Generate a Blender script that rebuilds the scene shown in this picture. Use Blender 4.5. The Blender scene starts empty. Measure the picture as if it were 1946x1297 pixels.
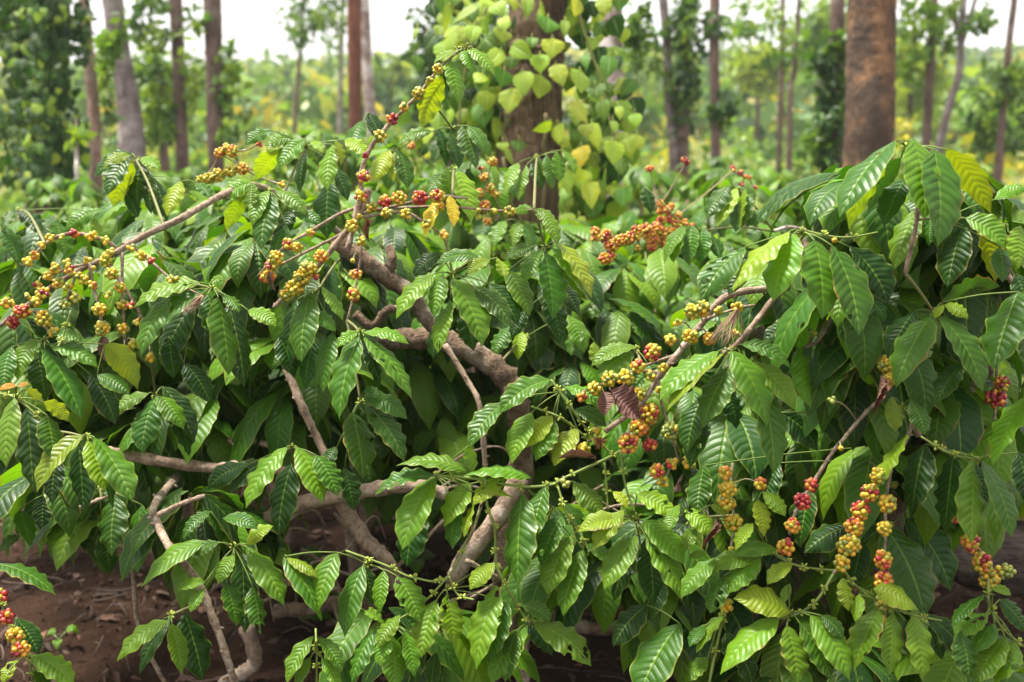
import bpy, math, random
import numpy as np
from mathutils import Vector
random.seed(7); RNG = np.random.default_rng(7)
sc = bpy.context.scene; COL = sc.collection
R = math.radians
# ------------------------------------------------------------------ camera
CAMZ, PITCH, FPX = 1.6, R(11.7), 2162.0          # focal length in photo pixels (1946 wide): 40 mm on 36 mm
cam = bpy.data.cameras.new('camera'); co = bpy.data.objects.new('camera', cam); COL.objects.link(co)
co.location = (0, 0, CAMZ); co.rotation_euler = (R(90) - PITCH, 0, 0)
cam.lens = 40; cam.sensor_width = 36; cam.clip_end = 2000; cam.clip_start = .05
cam.dof.use_dof = True; cam.dof.focus_distance = 2.15; cam.dof.aperture_fstop = 3.4
sc.camera = co
CAM = np.array([0, 0, CAMZ])
CX = np.array([1., 0, 0]); CU = np.array([0, math.sin(PITCH), math.cos(PITCH)]); CF = np.array([0, math.cos(PITCH), -math.sin(PITCH)])
def at(px, py, d):
    return CAM + d * (CF + CX * (px - 973) / FPX - CU * (py - 648.5) / FPX)
def proj(p):
    q = np.asarray(p) - CAM; z = q @ CF
    return 973 + FPX * (q @ CX) / z, 648.5 - FPX * (q @ CU) / z, z
ZOOM = {'A': (0, 0), 'B': (650, 0), 'C': (1296, 0), 'D': (0, 430), 'E': (650, 430), 'F': (1296, 430), 'G': (0, 857), 'H': (650, 857), 'I': (1296, 857)}
def zf(k, x, y):
    if k == 'Z': return 1200 + x / 4.8, 240 + y / 4.8
    o = ZOOM[k]; return o[0] + x / 2.948, o[1] + y / 2.948
def unit(v): return v / (np.linalg.norm(v) + 1e-9)
# ------------------------------------------------------------------ materials
def newmat(name):
    m = bpy.data.materials.new(name); m.use_nodes = True; nt = m.node_tree; nt.nodes.clear()
    out = nt.nodes.new('ShaderNodeOutputMaterial')
    return m, nt, out
class NT:
    def __init__(s, nt): s.nt = nt
    def n(s, t, **k):
        x = s.nt.nodes.new(t)
        for a, b in k.items(): setattr(x, a, b)
        return x
    def l(s, a, b): s.nt.links.new(a, b)
    def math(s, op, a, b=None, c=None, clamp=False):
        x = s.n('ShaderNodeMath', operation=op, use_clamp=clamp)
        for i, v in enumerate((a, b, c)):
            if v is None: continue
            if isinstance(v, (int, float)): x.inputs[i].default_value = v
            else: s.l(v, x.inputs[i])
        return x.outputs[0]
    def mix(s, f, a, b, mode='MIX'):
        x = s.n('ShaderNodeMix', data_type='RGBA', blend_type=mode)
        for i, v in ((0, f), (6, a), (7, b)):
            if isinstance(v, (int, float)): x.inputs[i].default_value = v
            elif isinstance(v, tuple): x.inputs[i].default_value = (*v, 1)
            else: s.l(v, x.inputs[i])
        return x.outputs[2]
    def step(s, v, lo, hi, a=0., b=1.):
        x = s.n('ShaderNodeMapRange', interpolation_type='SMOOTHSTEP')
        s.l(v, x.inputs[0])
        for i, q in enumerate((lo, hi, a, b)): x.inputs[i + 1].default_value = q
        return x.outputs[0]
    def noise(s, vec, scale, detail=3., rough=.55):
        x = s.n('ShaderNodeTexNoise'); x.inputs['Scale'].default_value = scale; x.inputs['Detail'].default_value = detail; x.inputs['Roughness'].default_value = rough
        if vec is not None: s.l(vec, x.inputs['Vector'])
        return x.outputs['Fac']
def leaf_material(name, nveins=11., slope=1.7, vein=(.17, .29, .025), holes=False, bump=.42, rough=.41, dry=False, palm=False, trans=.36):
    m, nt, out = newmat(name); t = NT(nt)
    uv = t.n('ShaderNodeUVMap'); sp = t.n('ShaderNodeSeparateXYZ'); t.l(uv.outputs[0], sp.inputs[0])
    u, v = sp.outputs[0], sp.outputs[1]
    obj = t.n('ShaderNodeTexCoord').outputs['Object']
    wob = t.noise(obj, 30, 2)
    a = t.math('MULTIPLY', t.math('ABSOLUTE', t.math('SUBTRACT', u, .5)), 2.)
    if palm:      # heart leaf: veins curve along the blade
        w = t.math('MULTIPLY', t.math('DIVIDE', a, t.math('ADD', t.math('MULTIPLY', v, t.math('SUBTRACT', 1.15, v)), .12)), .8)
    else:
        w = t.math('SUBTRACT', t.math('MULTIPLY', v, nveins), t.math('MULTIPLY', t.math('POWER', a, 1.25), slope))
        w = t.math('ADD', w, t.math('MULTIPLY', wob, .35))
    d = t.math('PINGPONG', w, .5)
    h = t.math('POWER', t.math('MULTIPLY', d, 2.), .55)
    vl = t.step(d, .0, .06, 1., 0.)
    vl = t.math('MULTIPLY', vl, t.step(a, .6, 1., .5, .1))
    mid = t.step(a, .018, .055, 1., 0.)
    at_ = t.n('ShaderNodeAttribute', attribute_name='tone')
    n1 = t.noise(obj, 22, 4); n2 = t.noise(obj, 140, 3)
    base = t.mix(t.step(n1, .38, .68, 0, .4), at_.outputs['Color'], t.mix(1., at_.outputs['Color'], (1.45, 1.15, .8), 'MULTIPLY'))
    n4 = t.noise(obj, 55, 5, .7)
    base = t.mix(t.math('MULTIPLY', t.step(n4, .66, .72), .6), base, (.13, .085, .03))
    eg = t.math('ADD', a, t.math('MULTIPLY', n4, .45)); gate = t.step(t.noise(obj, 6.5, 2), .56, .62)
    if not dry: base = t.mix(t.math('MULTIPLY', t.step(eg, 1.12, 1.2), gate), base, (.15, .075, .03))
    col = base if dry else t.mix(t.math('MAXIMUM', t.math('MULTIPLY', vl, .3), t.math('MULTIPLY', mid, .8)), base, vein)
    if not dry and not palm:
        col = t.mix(t.step(t.math('ADD', a, t.math('MULTIPLY', wob, .1)), .94, 1.03, 0, .45), col, (.30, .34, .045))
    geo = t.n('ShaderNodeNewGeometry'); bf = geo.outputs['Backfacing']
    under = t.mix(.5, col, (.16, .24, .055)) if not dry else t.mix(.5, col, (.2, .13, .09))
    col2 = t.mix(bf, col, under)
    hh = t.math('ADD', t.math('MULTIPLY', h, t.step(a, 0, .95, 1., .55)), t.math('MULTIPLY', t.step(a, 0, .12, 0, 1), .5))
    hh = t.math('ADD', hh, t.math('MULTIPLY', n2, .16)); hh = t.math('ADD', hh, t.math('MULTIPLY', n1, .5))
    bp = t.n('ShaderNodeBump'); bp.inputs['Strength'].default_value = bump; bp.inputs['Distance'].default_value = .0045; t.l(hh, bp.inputs['Height'])
    p = t.n('ShaderNodeBsdfPrincipled'); t.l(col2, p.inputs['Base Color']); t.l(bp.outputs[0], p.inputs['Normal'])
    rr = t.math('ADD', t.math('MULTIPLY', bf, .25), t.math('ADD', t.math('MULTIPLY', n1, .22), rough - .1)); t.l(rr, p.inputs['Roughness'])
    p.inputs['Specular IOR Level'].default_value = .25 if dry or palm else .32
    tr = t.n('ShaderNodeBsdfTranslucent'); t.l(t.mix(1., base, (2.1, 1.9, .45) if not dry else (1.2, 1., .8), 'MULTIPLY'), tr.inputs['Color'])
    t.l(bp.outputs[0], tr.inputs['Normal'])
    ms = t.n('ShaderNodeMixShader'); ms.inputs[0].default_value = .12 if dry else trans
    t.l(p.outputs[0], ms.inputs[1]); t.l(tr.outputs[0], ms.inputs[2]); res = ms.outputs[0]
    if holes:
        vo = t.n('ShaderNodeTexVoronoi'); vo.inputs['Scale'].default_value = 42; t.l(obj, vo.inputs['Vector'])
        q = t.math('ADD', vo.outputs['Distance'], t.math('MULTIPLY', n2, .35))
        gate = t.noise(obj, 17, 1)
        al = t.math('MULTIPLY', t.math('LESS_THAN', q, .46), t.math('GREATER_THAN', gate, .5))
        al = t.math('MULTIPLY', al, t.math('GREATER_THAN', a, .1))
        tp = t.n('ShaderNodeBsdfTransparent'); m2 = t.n('ShaderNodeMixShader'); t.l(al, m2.inputs[0]); t.l(res, m2.inputs[1]); t.l(tp.outputs[0], m2.inputs[2]); res = m2.outputs[0]
    t.l(res, out.inputs[0]); return m
def foliage_material(name, rough=.5, trans=.35):
    m, nt, out = newmat(name); t = NT(nt)
    at_ = t.n('ShaderNodeAttribute', attribute_name='tone')
    obj = t.n('ShaderNodeTexCoord').outputs['Object']
    c = t.mix(t.step(t.noise(obj, 9, 3), .35, .7, 0, .5), at_.outputs['Color'], t.mix(1., at_.outputs['Color'], (1.5, 1.25, .7), 'MULTIPLY'))
    p = t.n('ShaderNodeBsdfPrincipled'); t.l(c, p.inputs['Base Color']); p.inputs['Roughness'].default_value = rough; p.inputs['Specular IOR Level'].default_value = .4
    tr = t.n('ShaderNodeBsdfTranslucent'); t.l(t.mix(1., c, (2., 1.8, .6), 'MULTIPLY'), tr.inputs['Color'])
    ms = t.n('ShaderNodeMixShader'); ms.inputs[0].default_value = trans
    t.l(p.outputs[0], ms.inputs[1]); t.l(tr.outputs[0], ms.inputs[2]); t.l(ms.outputs[0], out.inputs[0]); return m
def bark_material(name, c1, c2, c3, scale=14., patch=.6, stretch=.25, bump=.8, dist=.012, sx=1.):
    m, nt, out = newmat(name); t = NT(nt)
    obj = t.n('ShaderNodeTexCoord').outputs['Object']
    mp = t.n('ShaderNodeMapping'); mp.inputs['Scale'].default_value = (sx, 1, stretch); t.l(obj, mp.inputs[0])
    n1 = t.noise(mp.outputs[0], scale, 6, .65); n2 = t.noise(obj, scale * .35, 4, .6); n3 = t.noise(mp.outputs[0], scale * 4, 5, .7)
    c = t.mix(t.step(n1, .35, .65), c1, c2)
    c = t.mix(t.step(n2, patch - .05, patch + .08, 0, .85), c, c3)
    c = t.mix(t.math('MULTIPLY', t.step(n3, .3, .5, 1, 0), .5), c, t.mix(1., c, (.35, .33, .3), 'MULTIPLY'))
    h = t.math('ADD', t.math('MULTIPLY', n1, 1.), t.math('MULTIPLY', n3, .6))
    bp = t.n('ShaderNodeBump'); bp.inputs['Strength'].default_value = bump; bp.inputs['Distance'].default_value = dist; t.l(h, bp.inputs['Height'])
    p = t.n('ShaderNodeBsdfPrincipled'); t.l(c, p.inputs['Base Color']); t.l(bp.outputs[0], p.inputs['Normal']); p.inputs['Roughness'].default_value = .85; p.inputs['Specular IOR Level'].default_value = .25
    t.l(p.outputs[0], out.inputs[0]); return m
def cherry_material():
    m, nt, out = newmat('coffee_cherry'); t = NT(nt)
    at_ = t.n('ShaderNodeAttribute', attribute_name='tone'); obj = t.n('ShaderNodeTexCoord').outputs['Object']
    n1 = t.noise(obj, 160, 2)
    c = t.mix(t.step(n1, .4, .7, 0, .45), at_.outputs['Color'], t.mix(1., at_.outputs['Color'], (.75, 1.15, .8), 'MULTIPLY'))
    p = t.n('ShaderNodeBsdfPrincipled'); t.l(c, p.inputs['Base Color']); p.inputs['Roughness'].default_value = .33; p.inputs['Specular IOR Level'].default_value = .45
    p.inputs['Subsurface Weight'].default_value = .0
    t.l(p.outputs[0], out.inputs[0]); return m
def ground_material():
    m, nt, out = newmat('soil'); t = NT(nt)
    obj = t.n('ShaderNodeTexCoord').outputs['Object']
    n1 = t.noise(obj, 2.2, 6, .65); n2 = t.noise(obj, 22, 6, .7); n3 = t.noise(obj, 90, 4, .7)
    c = t.mix(t.step(n1, .35, .65), (.024, .011, .006), (.050, .024, .012))
    c = t.mix(t.step(n2, .5, .7, 0, .55), c, (.080, .042, .025)); c = t.mix(t.step(n3, .3, .45, .6, 0), c, (.012, .007, .005))
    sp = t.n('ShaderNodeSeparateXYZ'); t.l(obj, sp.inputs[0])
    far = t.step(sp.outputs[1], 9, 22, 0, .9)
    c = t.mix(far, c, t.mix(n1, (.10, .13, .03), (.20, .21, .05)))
    h = t.math('ADD', t.math('MULTIPLY', n2, 1.), t.math('MULTIPLY', n3, .5))
    bp = t.n('ShaderNodeBump'); bp.inputs['Strength'].default_value = 1.; bp.inputs['Distance'].default_value = .04; t.l(h, bp.inputs['Height'])
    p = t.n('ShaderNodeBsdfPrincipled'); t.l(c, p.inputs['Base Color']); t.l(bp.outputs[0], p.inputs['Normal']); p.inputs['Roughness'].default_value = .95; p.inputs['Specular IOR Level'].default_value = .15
    t.l(p.outputs[0], out.inputs[0]); return m
def plain_attr(name, rough=.6):
    m, nt, out = newmat(name); t = NT(nt)
    at_ = t.n('ShaderNodeAttribute', attribute_name='tone'); obj = t.n('ShaderNodeTexCoord').outputs['Object']
    c = t.mix(t.step(t.noise(obj, 60, 4), .35, .7, 0, .5), at_.outputs['Color'], t.mix(1., at_.outputs['Color'], (.6, .55, .5), 'MULTIPLY'))
    p = t.n('ShaderNodeBsdfPrincipled'); t.l(c, p.inputs['Base Color']); p.inputs['Roughness'].default_value = rough; p.inputs['Specular IOR Level'].default_value = .3
    t.l(p.outputs[0], out.inputs[0]); return m
M = dict(leaf=leaf_material('coffee_leaf'), holed=leaf_material('coffee_leaf_eaten', holes=True), dry=leaf_material('dry_leaf', dry=True, rough=.6),
         pepper=leaf_material('pepper_leaf', palm=True, bump=.35, rough=.5, vein=(.42, .5, .2)),
         foliage=foliage_material('tree_foliage'), cherry=cherry_material(), soil=ground_material(), stem=plain_attr('green_stem'), litter=plain_attr('leaf_litter', .85),
         bark=bark_material('coffee_bark', (.17, .115, .08), (.36, .26, .19), (.44, .37, .31), 34, .6, 1., .8, .006),
         twig=bark_material('twig_bark', (.20, .14, .095), (.42, .32, .23), (.50, .42, .34), 90, .6, 1., 1., .005),
         gnarl=bark_material('old_coffee_bark', (.12, .078, .05), (.30, .205, .13), (.44, .36, .28), 24, .56, 1., 1., .03),
         pale=bark_material('lichen_bark', (.26, .20, .16), (.48, .38, .33), (.62, .52, .48), 26, .5, 1., 1., .012),
         log=bark_material('weathered_wood', (.075, .055, .045), (.17, .13, .11), (.27, .22, .18), 22, .58, 1., 1., .04, .12),
         b_pepper=bark_material('support_tree_bark', (.075, .046, .03), (.27, .175, .11), (.35, .25, .17), 20, .6, .12, 1., .05),
         b_orange=bark_material('orange_brown_bark', (.11, .06, .033), (.30, .16, .08), (.06, .042, .032), 10, .48, .45, 1., .035),
         b_brown=bark_material('brown_bark', (.09, .058, .045), (.19, .125, .10), (.23, .18, .15), 9, .6, .3, .9, .02),
         b_red=bark_material('red_brown_bark', (.12, .045, .028), (.22, .085, .05), (.16, .07, .045), 8, .6, .2, .8, .02),
         b_pale=bark_material('mottled_pale_bark', (.22, .15, .13), (.40, .31, .28), (.62, .56, .53), 8, .52, .5, .8, .02),
         b_pink=bark_material('pinkish_bark', (.20, .125, .095), (.33, .22, .17), (.30, .25, .21), 9, .6, .3, .8, .02),
         b_grey=bark_material('grey_bark', (.12, .09, .085), (.26, .21, .20), (.34, .30, .28), 8, .55, .4, .9, .02))
# ------------------------------------------------------------------ mesh building
class MB:
    def __init__(s): s.v = []; s.f = []; s.uv = []; s.c = []; s.n = 0; s.fc = 0
    def add(s, v, f, uv=None, c=(.1, .1, .1)):
        v = np.asarray(v, float); f = np.asarray(f, int)
        s.v.append(v); s.f.append(f + s.n); s.n += len(v); s.fc += len(f)
        s.uv.append(np.zeros((len(v), 2)) if uv is None else uv)
        c = np.asarray(c, float); s.c.append(np.tile(c, (len(v), 1)) if c.ndim == 1 else c)
    def build(s, name, mat, parent=None, origin=(0, 0, 0), smooth=True):
        me = bpy.data.meshes.new(name); V = np.concatenate(s.v) - np.asarray(origin); F = np.concatenate(s.f)
        k = F.shape[1]; me.vertices.add(len(V)); me.vertices.foreach_set('co', V.ravel().astype(np.float32))
        me.loops.add(F.size); me.loops.foreach_set('vertex_index', F.ravel().astype(np.int32))
        me.polygons.add(len(F)); me.polygons.foreach_set('loop_start', np.arange(0, F.size, k, dtype=np.int32)); 
        me.update(calc_edges=True)
        me.polygons.foreach_set('use_smooth', np.full(len(F), smooth))
        UV = np.concatenate(s.uv); ul = me.uv_layers.new(name='UVMap'); ul.data.foreach_set('uv', UV[F.ravel()].ravel().astype(np.float32))
        C = np.concatenate(s.c); a = me.attributes.new('tone', 'FLOAT_COLOR', 'POINT'); a.data.foreach_set('color', np.hstack([C, np.ones((len(C), 1))]).ravel().astype(np.float32))
        me.materials.append(mat); me.validate(); me.update()
        o = bpy.data.objects.new(name, me); COL.objects.link(o)
        if parent is not None: o.parent = parent
        return o
TONE = dict(d=(.015, .060, .005), m=(.035, .108, .006), b=(.080, .187, .007), l=(.155, .25, .009), y=(.46, .40, .03), n=(.13, .07, .05), o=(.46, .22, .03),  # d, m, b: leaf age plus some light and shade put into the colour
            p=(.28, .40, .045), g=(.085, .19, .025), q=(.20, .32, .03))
PV = np.array([0, .04, .12, .22, .34, .45, .58, .70, .80, .88, .94, .975, 1]); PW = np.array([.05, .24, .56, .80, .95, 1, .96, .82, .60, .36, .16, .06, 0])
HV = np.array([0, .03, .1, .2, .3, .45, .6, .75, .87, .95, 1]); HW = np.array([.04, .58, .90, .99, 1, .92, .74, .48, .24, .09, 0])
def leaf(mb, B, T, W, nref, tone, bow=None, rows=24, cols=8, heart=False, fold=None, wave=None, curl=.3, twist=0.):
    B = np.asarray(B, float); T = np.asarray(T, float); ax = T - B; L = np.linalg.norm(ax)
    bow = np.zeros(3) if bow is None else bow
    K = (B + T) / 2 + bow
    v = np.linspace(0, 1, rows + 1); u = np.linspace(-1, 1, cols + 1)
    vv = v[:, None]
    P = (1 - vv) ** 2 * B + 2 * vv * (1 - vv) * K + vv ** 2 * T
    Tg = 2 * (1 - vv) * (K - B) + 2 * vv * (T - K); Tg /= np.linalg.norm(Tg, axis=1, keepdims=True) + 1e-9
    N = nref - Tg * (Tg @ nref)[:, None]; N /= np.linalg.norm(N, axis=1, keepdims=True) + 1e-9
    S = np.cross(Tg, N)
    if twist:
        a = (twist * (v - .4))[:, None]; N, S = N * np.cos(a) + S * np.sin(a), S * np.cos(a) - N * np.sin(a)
    hw = np.interp(v, HV if heart else PV, HW if heart else PW) * W / 2
    fold = RNG.uniform(.1, .45) if fold is None else fold
    wave = RNG.uniform(.05, .15) if wave is None else wave
    U = u[None, :]; H = hw[:, None]; A = np.abs(U)
    ph = RNG.uniform(0, 6.28, 2); k = RNG.uniform(3., 5.5)
    phs = np.where(U < 0, ph[0], ph[1])
    z = A * H * math.sin(fold) - curl * A ** 2 * H + wave * H * A ** 2 * np.sin(6.283 * k * v[:, None] + phs)
    x = U * H * math.cos(fold) * (1 + .05 * np.sin(6.283 * k * v[:, None] + phs + 1.) * A)
    V = P[:, None, :] + S[:, None, :] * x[..., None] + N[:, None, :] * z[..., None]
    if heart:   # lobes reach back past the stalk
        V -= (Tg[0] * L * .17)[None, None, :] * ((A ** .8) * (1 - A ** 3 * .5) * np.clip(1 - v / .2, 0, 1)[:, None])[..., None]
    idx = np.arange((rows + 1) * (cols + 1)).reshape(rows + 1, cols + 1)
    F = np.stack([idx[:-1, :-1], idx[:-1, 1:], idx[1:, 1:], idx[1:, :-1]], -1).reshape(-1, 4)
    uv = np.stack(np.broadcast_arrays((U + 1) / 2, v[:, None]), -1).reshape(-1, 2)
    c = np.array(tone) * RNG.uniform(.75, 1.25) * np.array([RNG.uniform(.85, 1.2), 1, RNG.uniform(.8, 1.2)])
    mb.add(V.reshape(-1, 3), F, uv, c)
def spline(pts, n=6):
    P = np.asarray(pts, float)
    if len(P) < 3:
        t = np.linspace(0, 1, n + 1)[:, None]; return P[0] * (1 - t) + P[-1] * t
    Q = np.vstack([2 * P[0] - P[1], P, 2 * P[-1] - P[-2]]); out = []
    for i in range(1, len(Q) - 2):
        a, b, c, d = Q[i - 1], Q[i], Q[i + 1], Q[i + 2]
        for t in np.linspace(0, 1, n, endpoint=False):
            out.append(.5 * ((2 * b) + (c - a) * t + (2 * a - 5 * b + 4 * c - d) * t * t + (3 * b - a - 3 * c + d) * t ** 3))
    out.append(P[-1]); return np.array(out)
def tube(mb, P, r, sides=8, c=(.1, .1, .1), lump=0., nodes=0.):
    P = np.asarray(P, float); n = len(P); r = np.broadcast_to(np.asarray(r, float), (n,)).copy()
    if nodes: r *= 1 + nodes * (np.sin(np.arange(n) * 1.7) > .75)
    Tg = np.gradient(P, axis=0); Tg /= np.linalg.norm(Tg, axis=1, keepdims=True) + 1e-9
    ref = np.array([.13, .31, .94]) if abs(Tg[0][2]) < .8 else np.array([.94, .31, .1])
    a = np.cross(Tg, ref); a /= np.linalg.norm(a, axis=1, keepdims=True) + 1e-9; b = np.cross(Tg, a)
    th = np.linspace(0, 2 * np.pi, sides, endpoint=False)
    rr = r[:, None] * (1 + lump * RNG.normal(0, 1, (n, sides)) + lump * .8 * np.sin(3 * th + RNG.uniform(0, 6)) )
    V = P[:, None] + rr[..., None] * (np.cos(th)[None, :, None] * a[:, None] + np.sin(th)[None, :, None] * b[:, None])
    idx = np.arange(n * sides).reshape(n, sides); j = np.roll(idx, -1, 1)
    F = np.stack([idx[:-1], j[:-1], j[1:], idx[1:]], -1).reshape(-1, 4)
    V = V.reshape(-1, 3); V = np.vstack([V, P[:1], P[-1:]]); m = n * sides
    cap = [[m, j[0][i], idx[0][i], m] for i in range(sides)] + [[m + 1, idx[-1][i], j[-1][i], m + 1] for i in range(sides)]
    # close the ends with quads whose two last corners meet in a centre point
    caps = []
    for i in range(0, sides - 1, 2):
        caps.append([m, idx[0][(i + 2) % sides], idx[0][i + 1], idx[0][i]]); caps.append([m + 1, idx[-1][i], idx[-1][i + 1], idx[-1][(i + 2) % sides]])
    mb.add(V, np.vstack([F, caps]), None, c)
def ball(mb, c, r, col, axis=(0, 0, 1), seg=10, rings=7, stretch=1.16, navel=True):
    axis = unit(np.asarray(axis, float)); h = np.array([0, 0, 1.]) if abs(axis[2]) < .8 else np.array([1., 0, 0])
    a = unit(np.cross(axis, h)); b = np.cross(axis, a)
    ph = np.linspace(.02, np.pi - .02, rings + 1); th = np.linspace(0, 2 * np.pi, seg, endpoint=False)
    V = np.asarray(c) + r * (np.sin(ph)[:, None, None] * (np.cos(th)[None, :, None] * a + np.sin(th)[None, :, None] * b) + stretch * np.cos(ph)[:, None, None] * axis)
    idx = np.arange((rings + 1) * seg).reshape(rings + 1, seg); j = np.roll(idx, -1, 1)
    F = np.stack([idx[:-1], idx[1:], j[1:], j[:-1]], -1).reshape(-1, 4)
    C = np.tile(np.asarray(col, float), (V.shape[0] * seg, 1))
    if navel: C[:seg] = (.03, .02, .01); C[seg:2 * seg] *= .8
    mb.add(V.reshape(-1, 3), F, None, C)
def leafcloud(mb, ctr, rad, n, size, tones, clump=14, clumps=None, droop=.5):
    ctr = np.asarray(ctr, float); rad = np.asarray(rad, float)
    k = clumps or max(3, n // clump)
    d = RNG.normal(0, 1, (k, 3)); d /= np.linalg.norm(d, axis=1, keepdims=True); cc = d * RNG.uniform(.35, 1, (k, 1)) ** .6
    w = RNG.integers(0, k, n); cs = RNG.uniform(.10, .26, k)
    p = ctr + (cc[w] + RNG.normal(0, 1, (n, 3)) * cs[w][:, None]) * rad
    ax = RNG.normal(0, 1, (n, 3)); ax[:, 2] -= droop * 1.5; ax /= np.linalg.norm(ax, axis=1, keepdims=True)
    sd = np.cross(ax, RNG.normal(0, 1, (n, 3))); sd /= np.linalg.norm(sd, axis=1, keepdims=True) + 1e-9
    s = size * RNG.uniform(.6, 1.4, (n, 1))
    V = np.stack([p, p + ax * s * .5 + sd * s * .27, p + ax * s, p + ax * s * .5 - sd * s * .27], 1).reshape(-1, 3)
    tn = np.array(tones); ct = tn[RNG.integers(0, len(tn), k)] * RNG.uniform(.75, 1.25, (k, 1)); c = ct[w] * RNG.uniform(.8, 1.2, (n, 1))
    mb.add(V, np.arange(4 * n).reshape(n, 4), None, np.repeat(c, 4, 0))
def tag(o, label, cat=None, group=None, kind=None):
    if label: o['label'] = label
    if cat: o['category'] = cat
    if group: o['group'] = group
    if kind: o['kind'] = kind
    return o
def empty(name, loc, label, cat, group=None):
    o = bpy.data.objects.new(name, None); COL.objects.link(o); o.location = loc; o.empty_display_size = .1
    return tag(o, label, cat, group)
# ------------------------------------------------------------------ ground
def terrain(x, y):
    h = 0.05 * np.sin(x * 1.3 + .5) * np.sin(y * 1.1) + .02 * np.sin(x * 3.7 + y * 2.3)
    d = np.sqrt(x * x + y * y); t = np.clip((d - 30) / 110, 0, 1)
    return h + (t * t * (3 - 2 * t)) * (5.4 + 1.6 * np.sin(x * .045 + .7) + .6 * np.sin(x * .11 + 1.9))
g = np.concatenate([-np.geomspace(400, 12, 26), np.linspace(-11, 11, 150), np.geomspace(12, 400, 26)])
gx, gy = np.meshgrid(g, np.concatenate([[-60, -20, -5], np.linspace(-2, 12, 130), np.geomspace(12.3, 500, 60)]), indexing='ij')
nz = RNG.normal(0, 1, gx.shape) * .012 * (np.abs(gx) < 11) * (gy < 12)
gz = terrain(gx, gy) + nz; idx = np.arange(gx.size).reshape(gx.shape)
mb = MB(); mb.add(np.stack([gx, gy, gz], -1).reshape(-1, 3), np.stack([idx[:-1, :-1], idx[1:, :-1], idx[1:, 1:], idx[:-1, 1:]], -1).reshape(-1, 4))
tag(mb.build('ground', M['soil']), 'reddish brown bare soil under the coffee bushes rising to far hills', 'ground', kind='structure')
# ------------------------------------------------------------------ front coffee bushes, read off the photograph
BUSH = {
 'L': (at(330, 1290, 3.1), 'coffee bush at the left with a long bare fruiting branch of yellow cherries'),
 'C': (at(960, 1240, 3.3), 'coffee bush in the middle on a thick gnarled bent trunk with an upright cherry twig'),
 'S': (at(1160, 1290, 2.9), 'low bright leaved spray of coffee bush with insect eaten leaves hanging over bare soil'),
 'R': (at(1700, 1290, 2.9), 'tall coffee bush at the right with big glossy dark leaves above a weathered log'),
}
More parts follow.
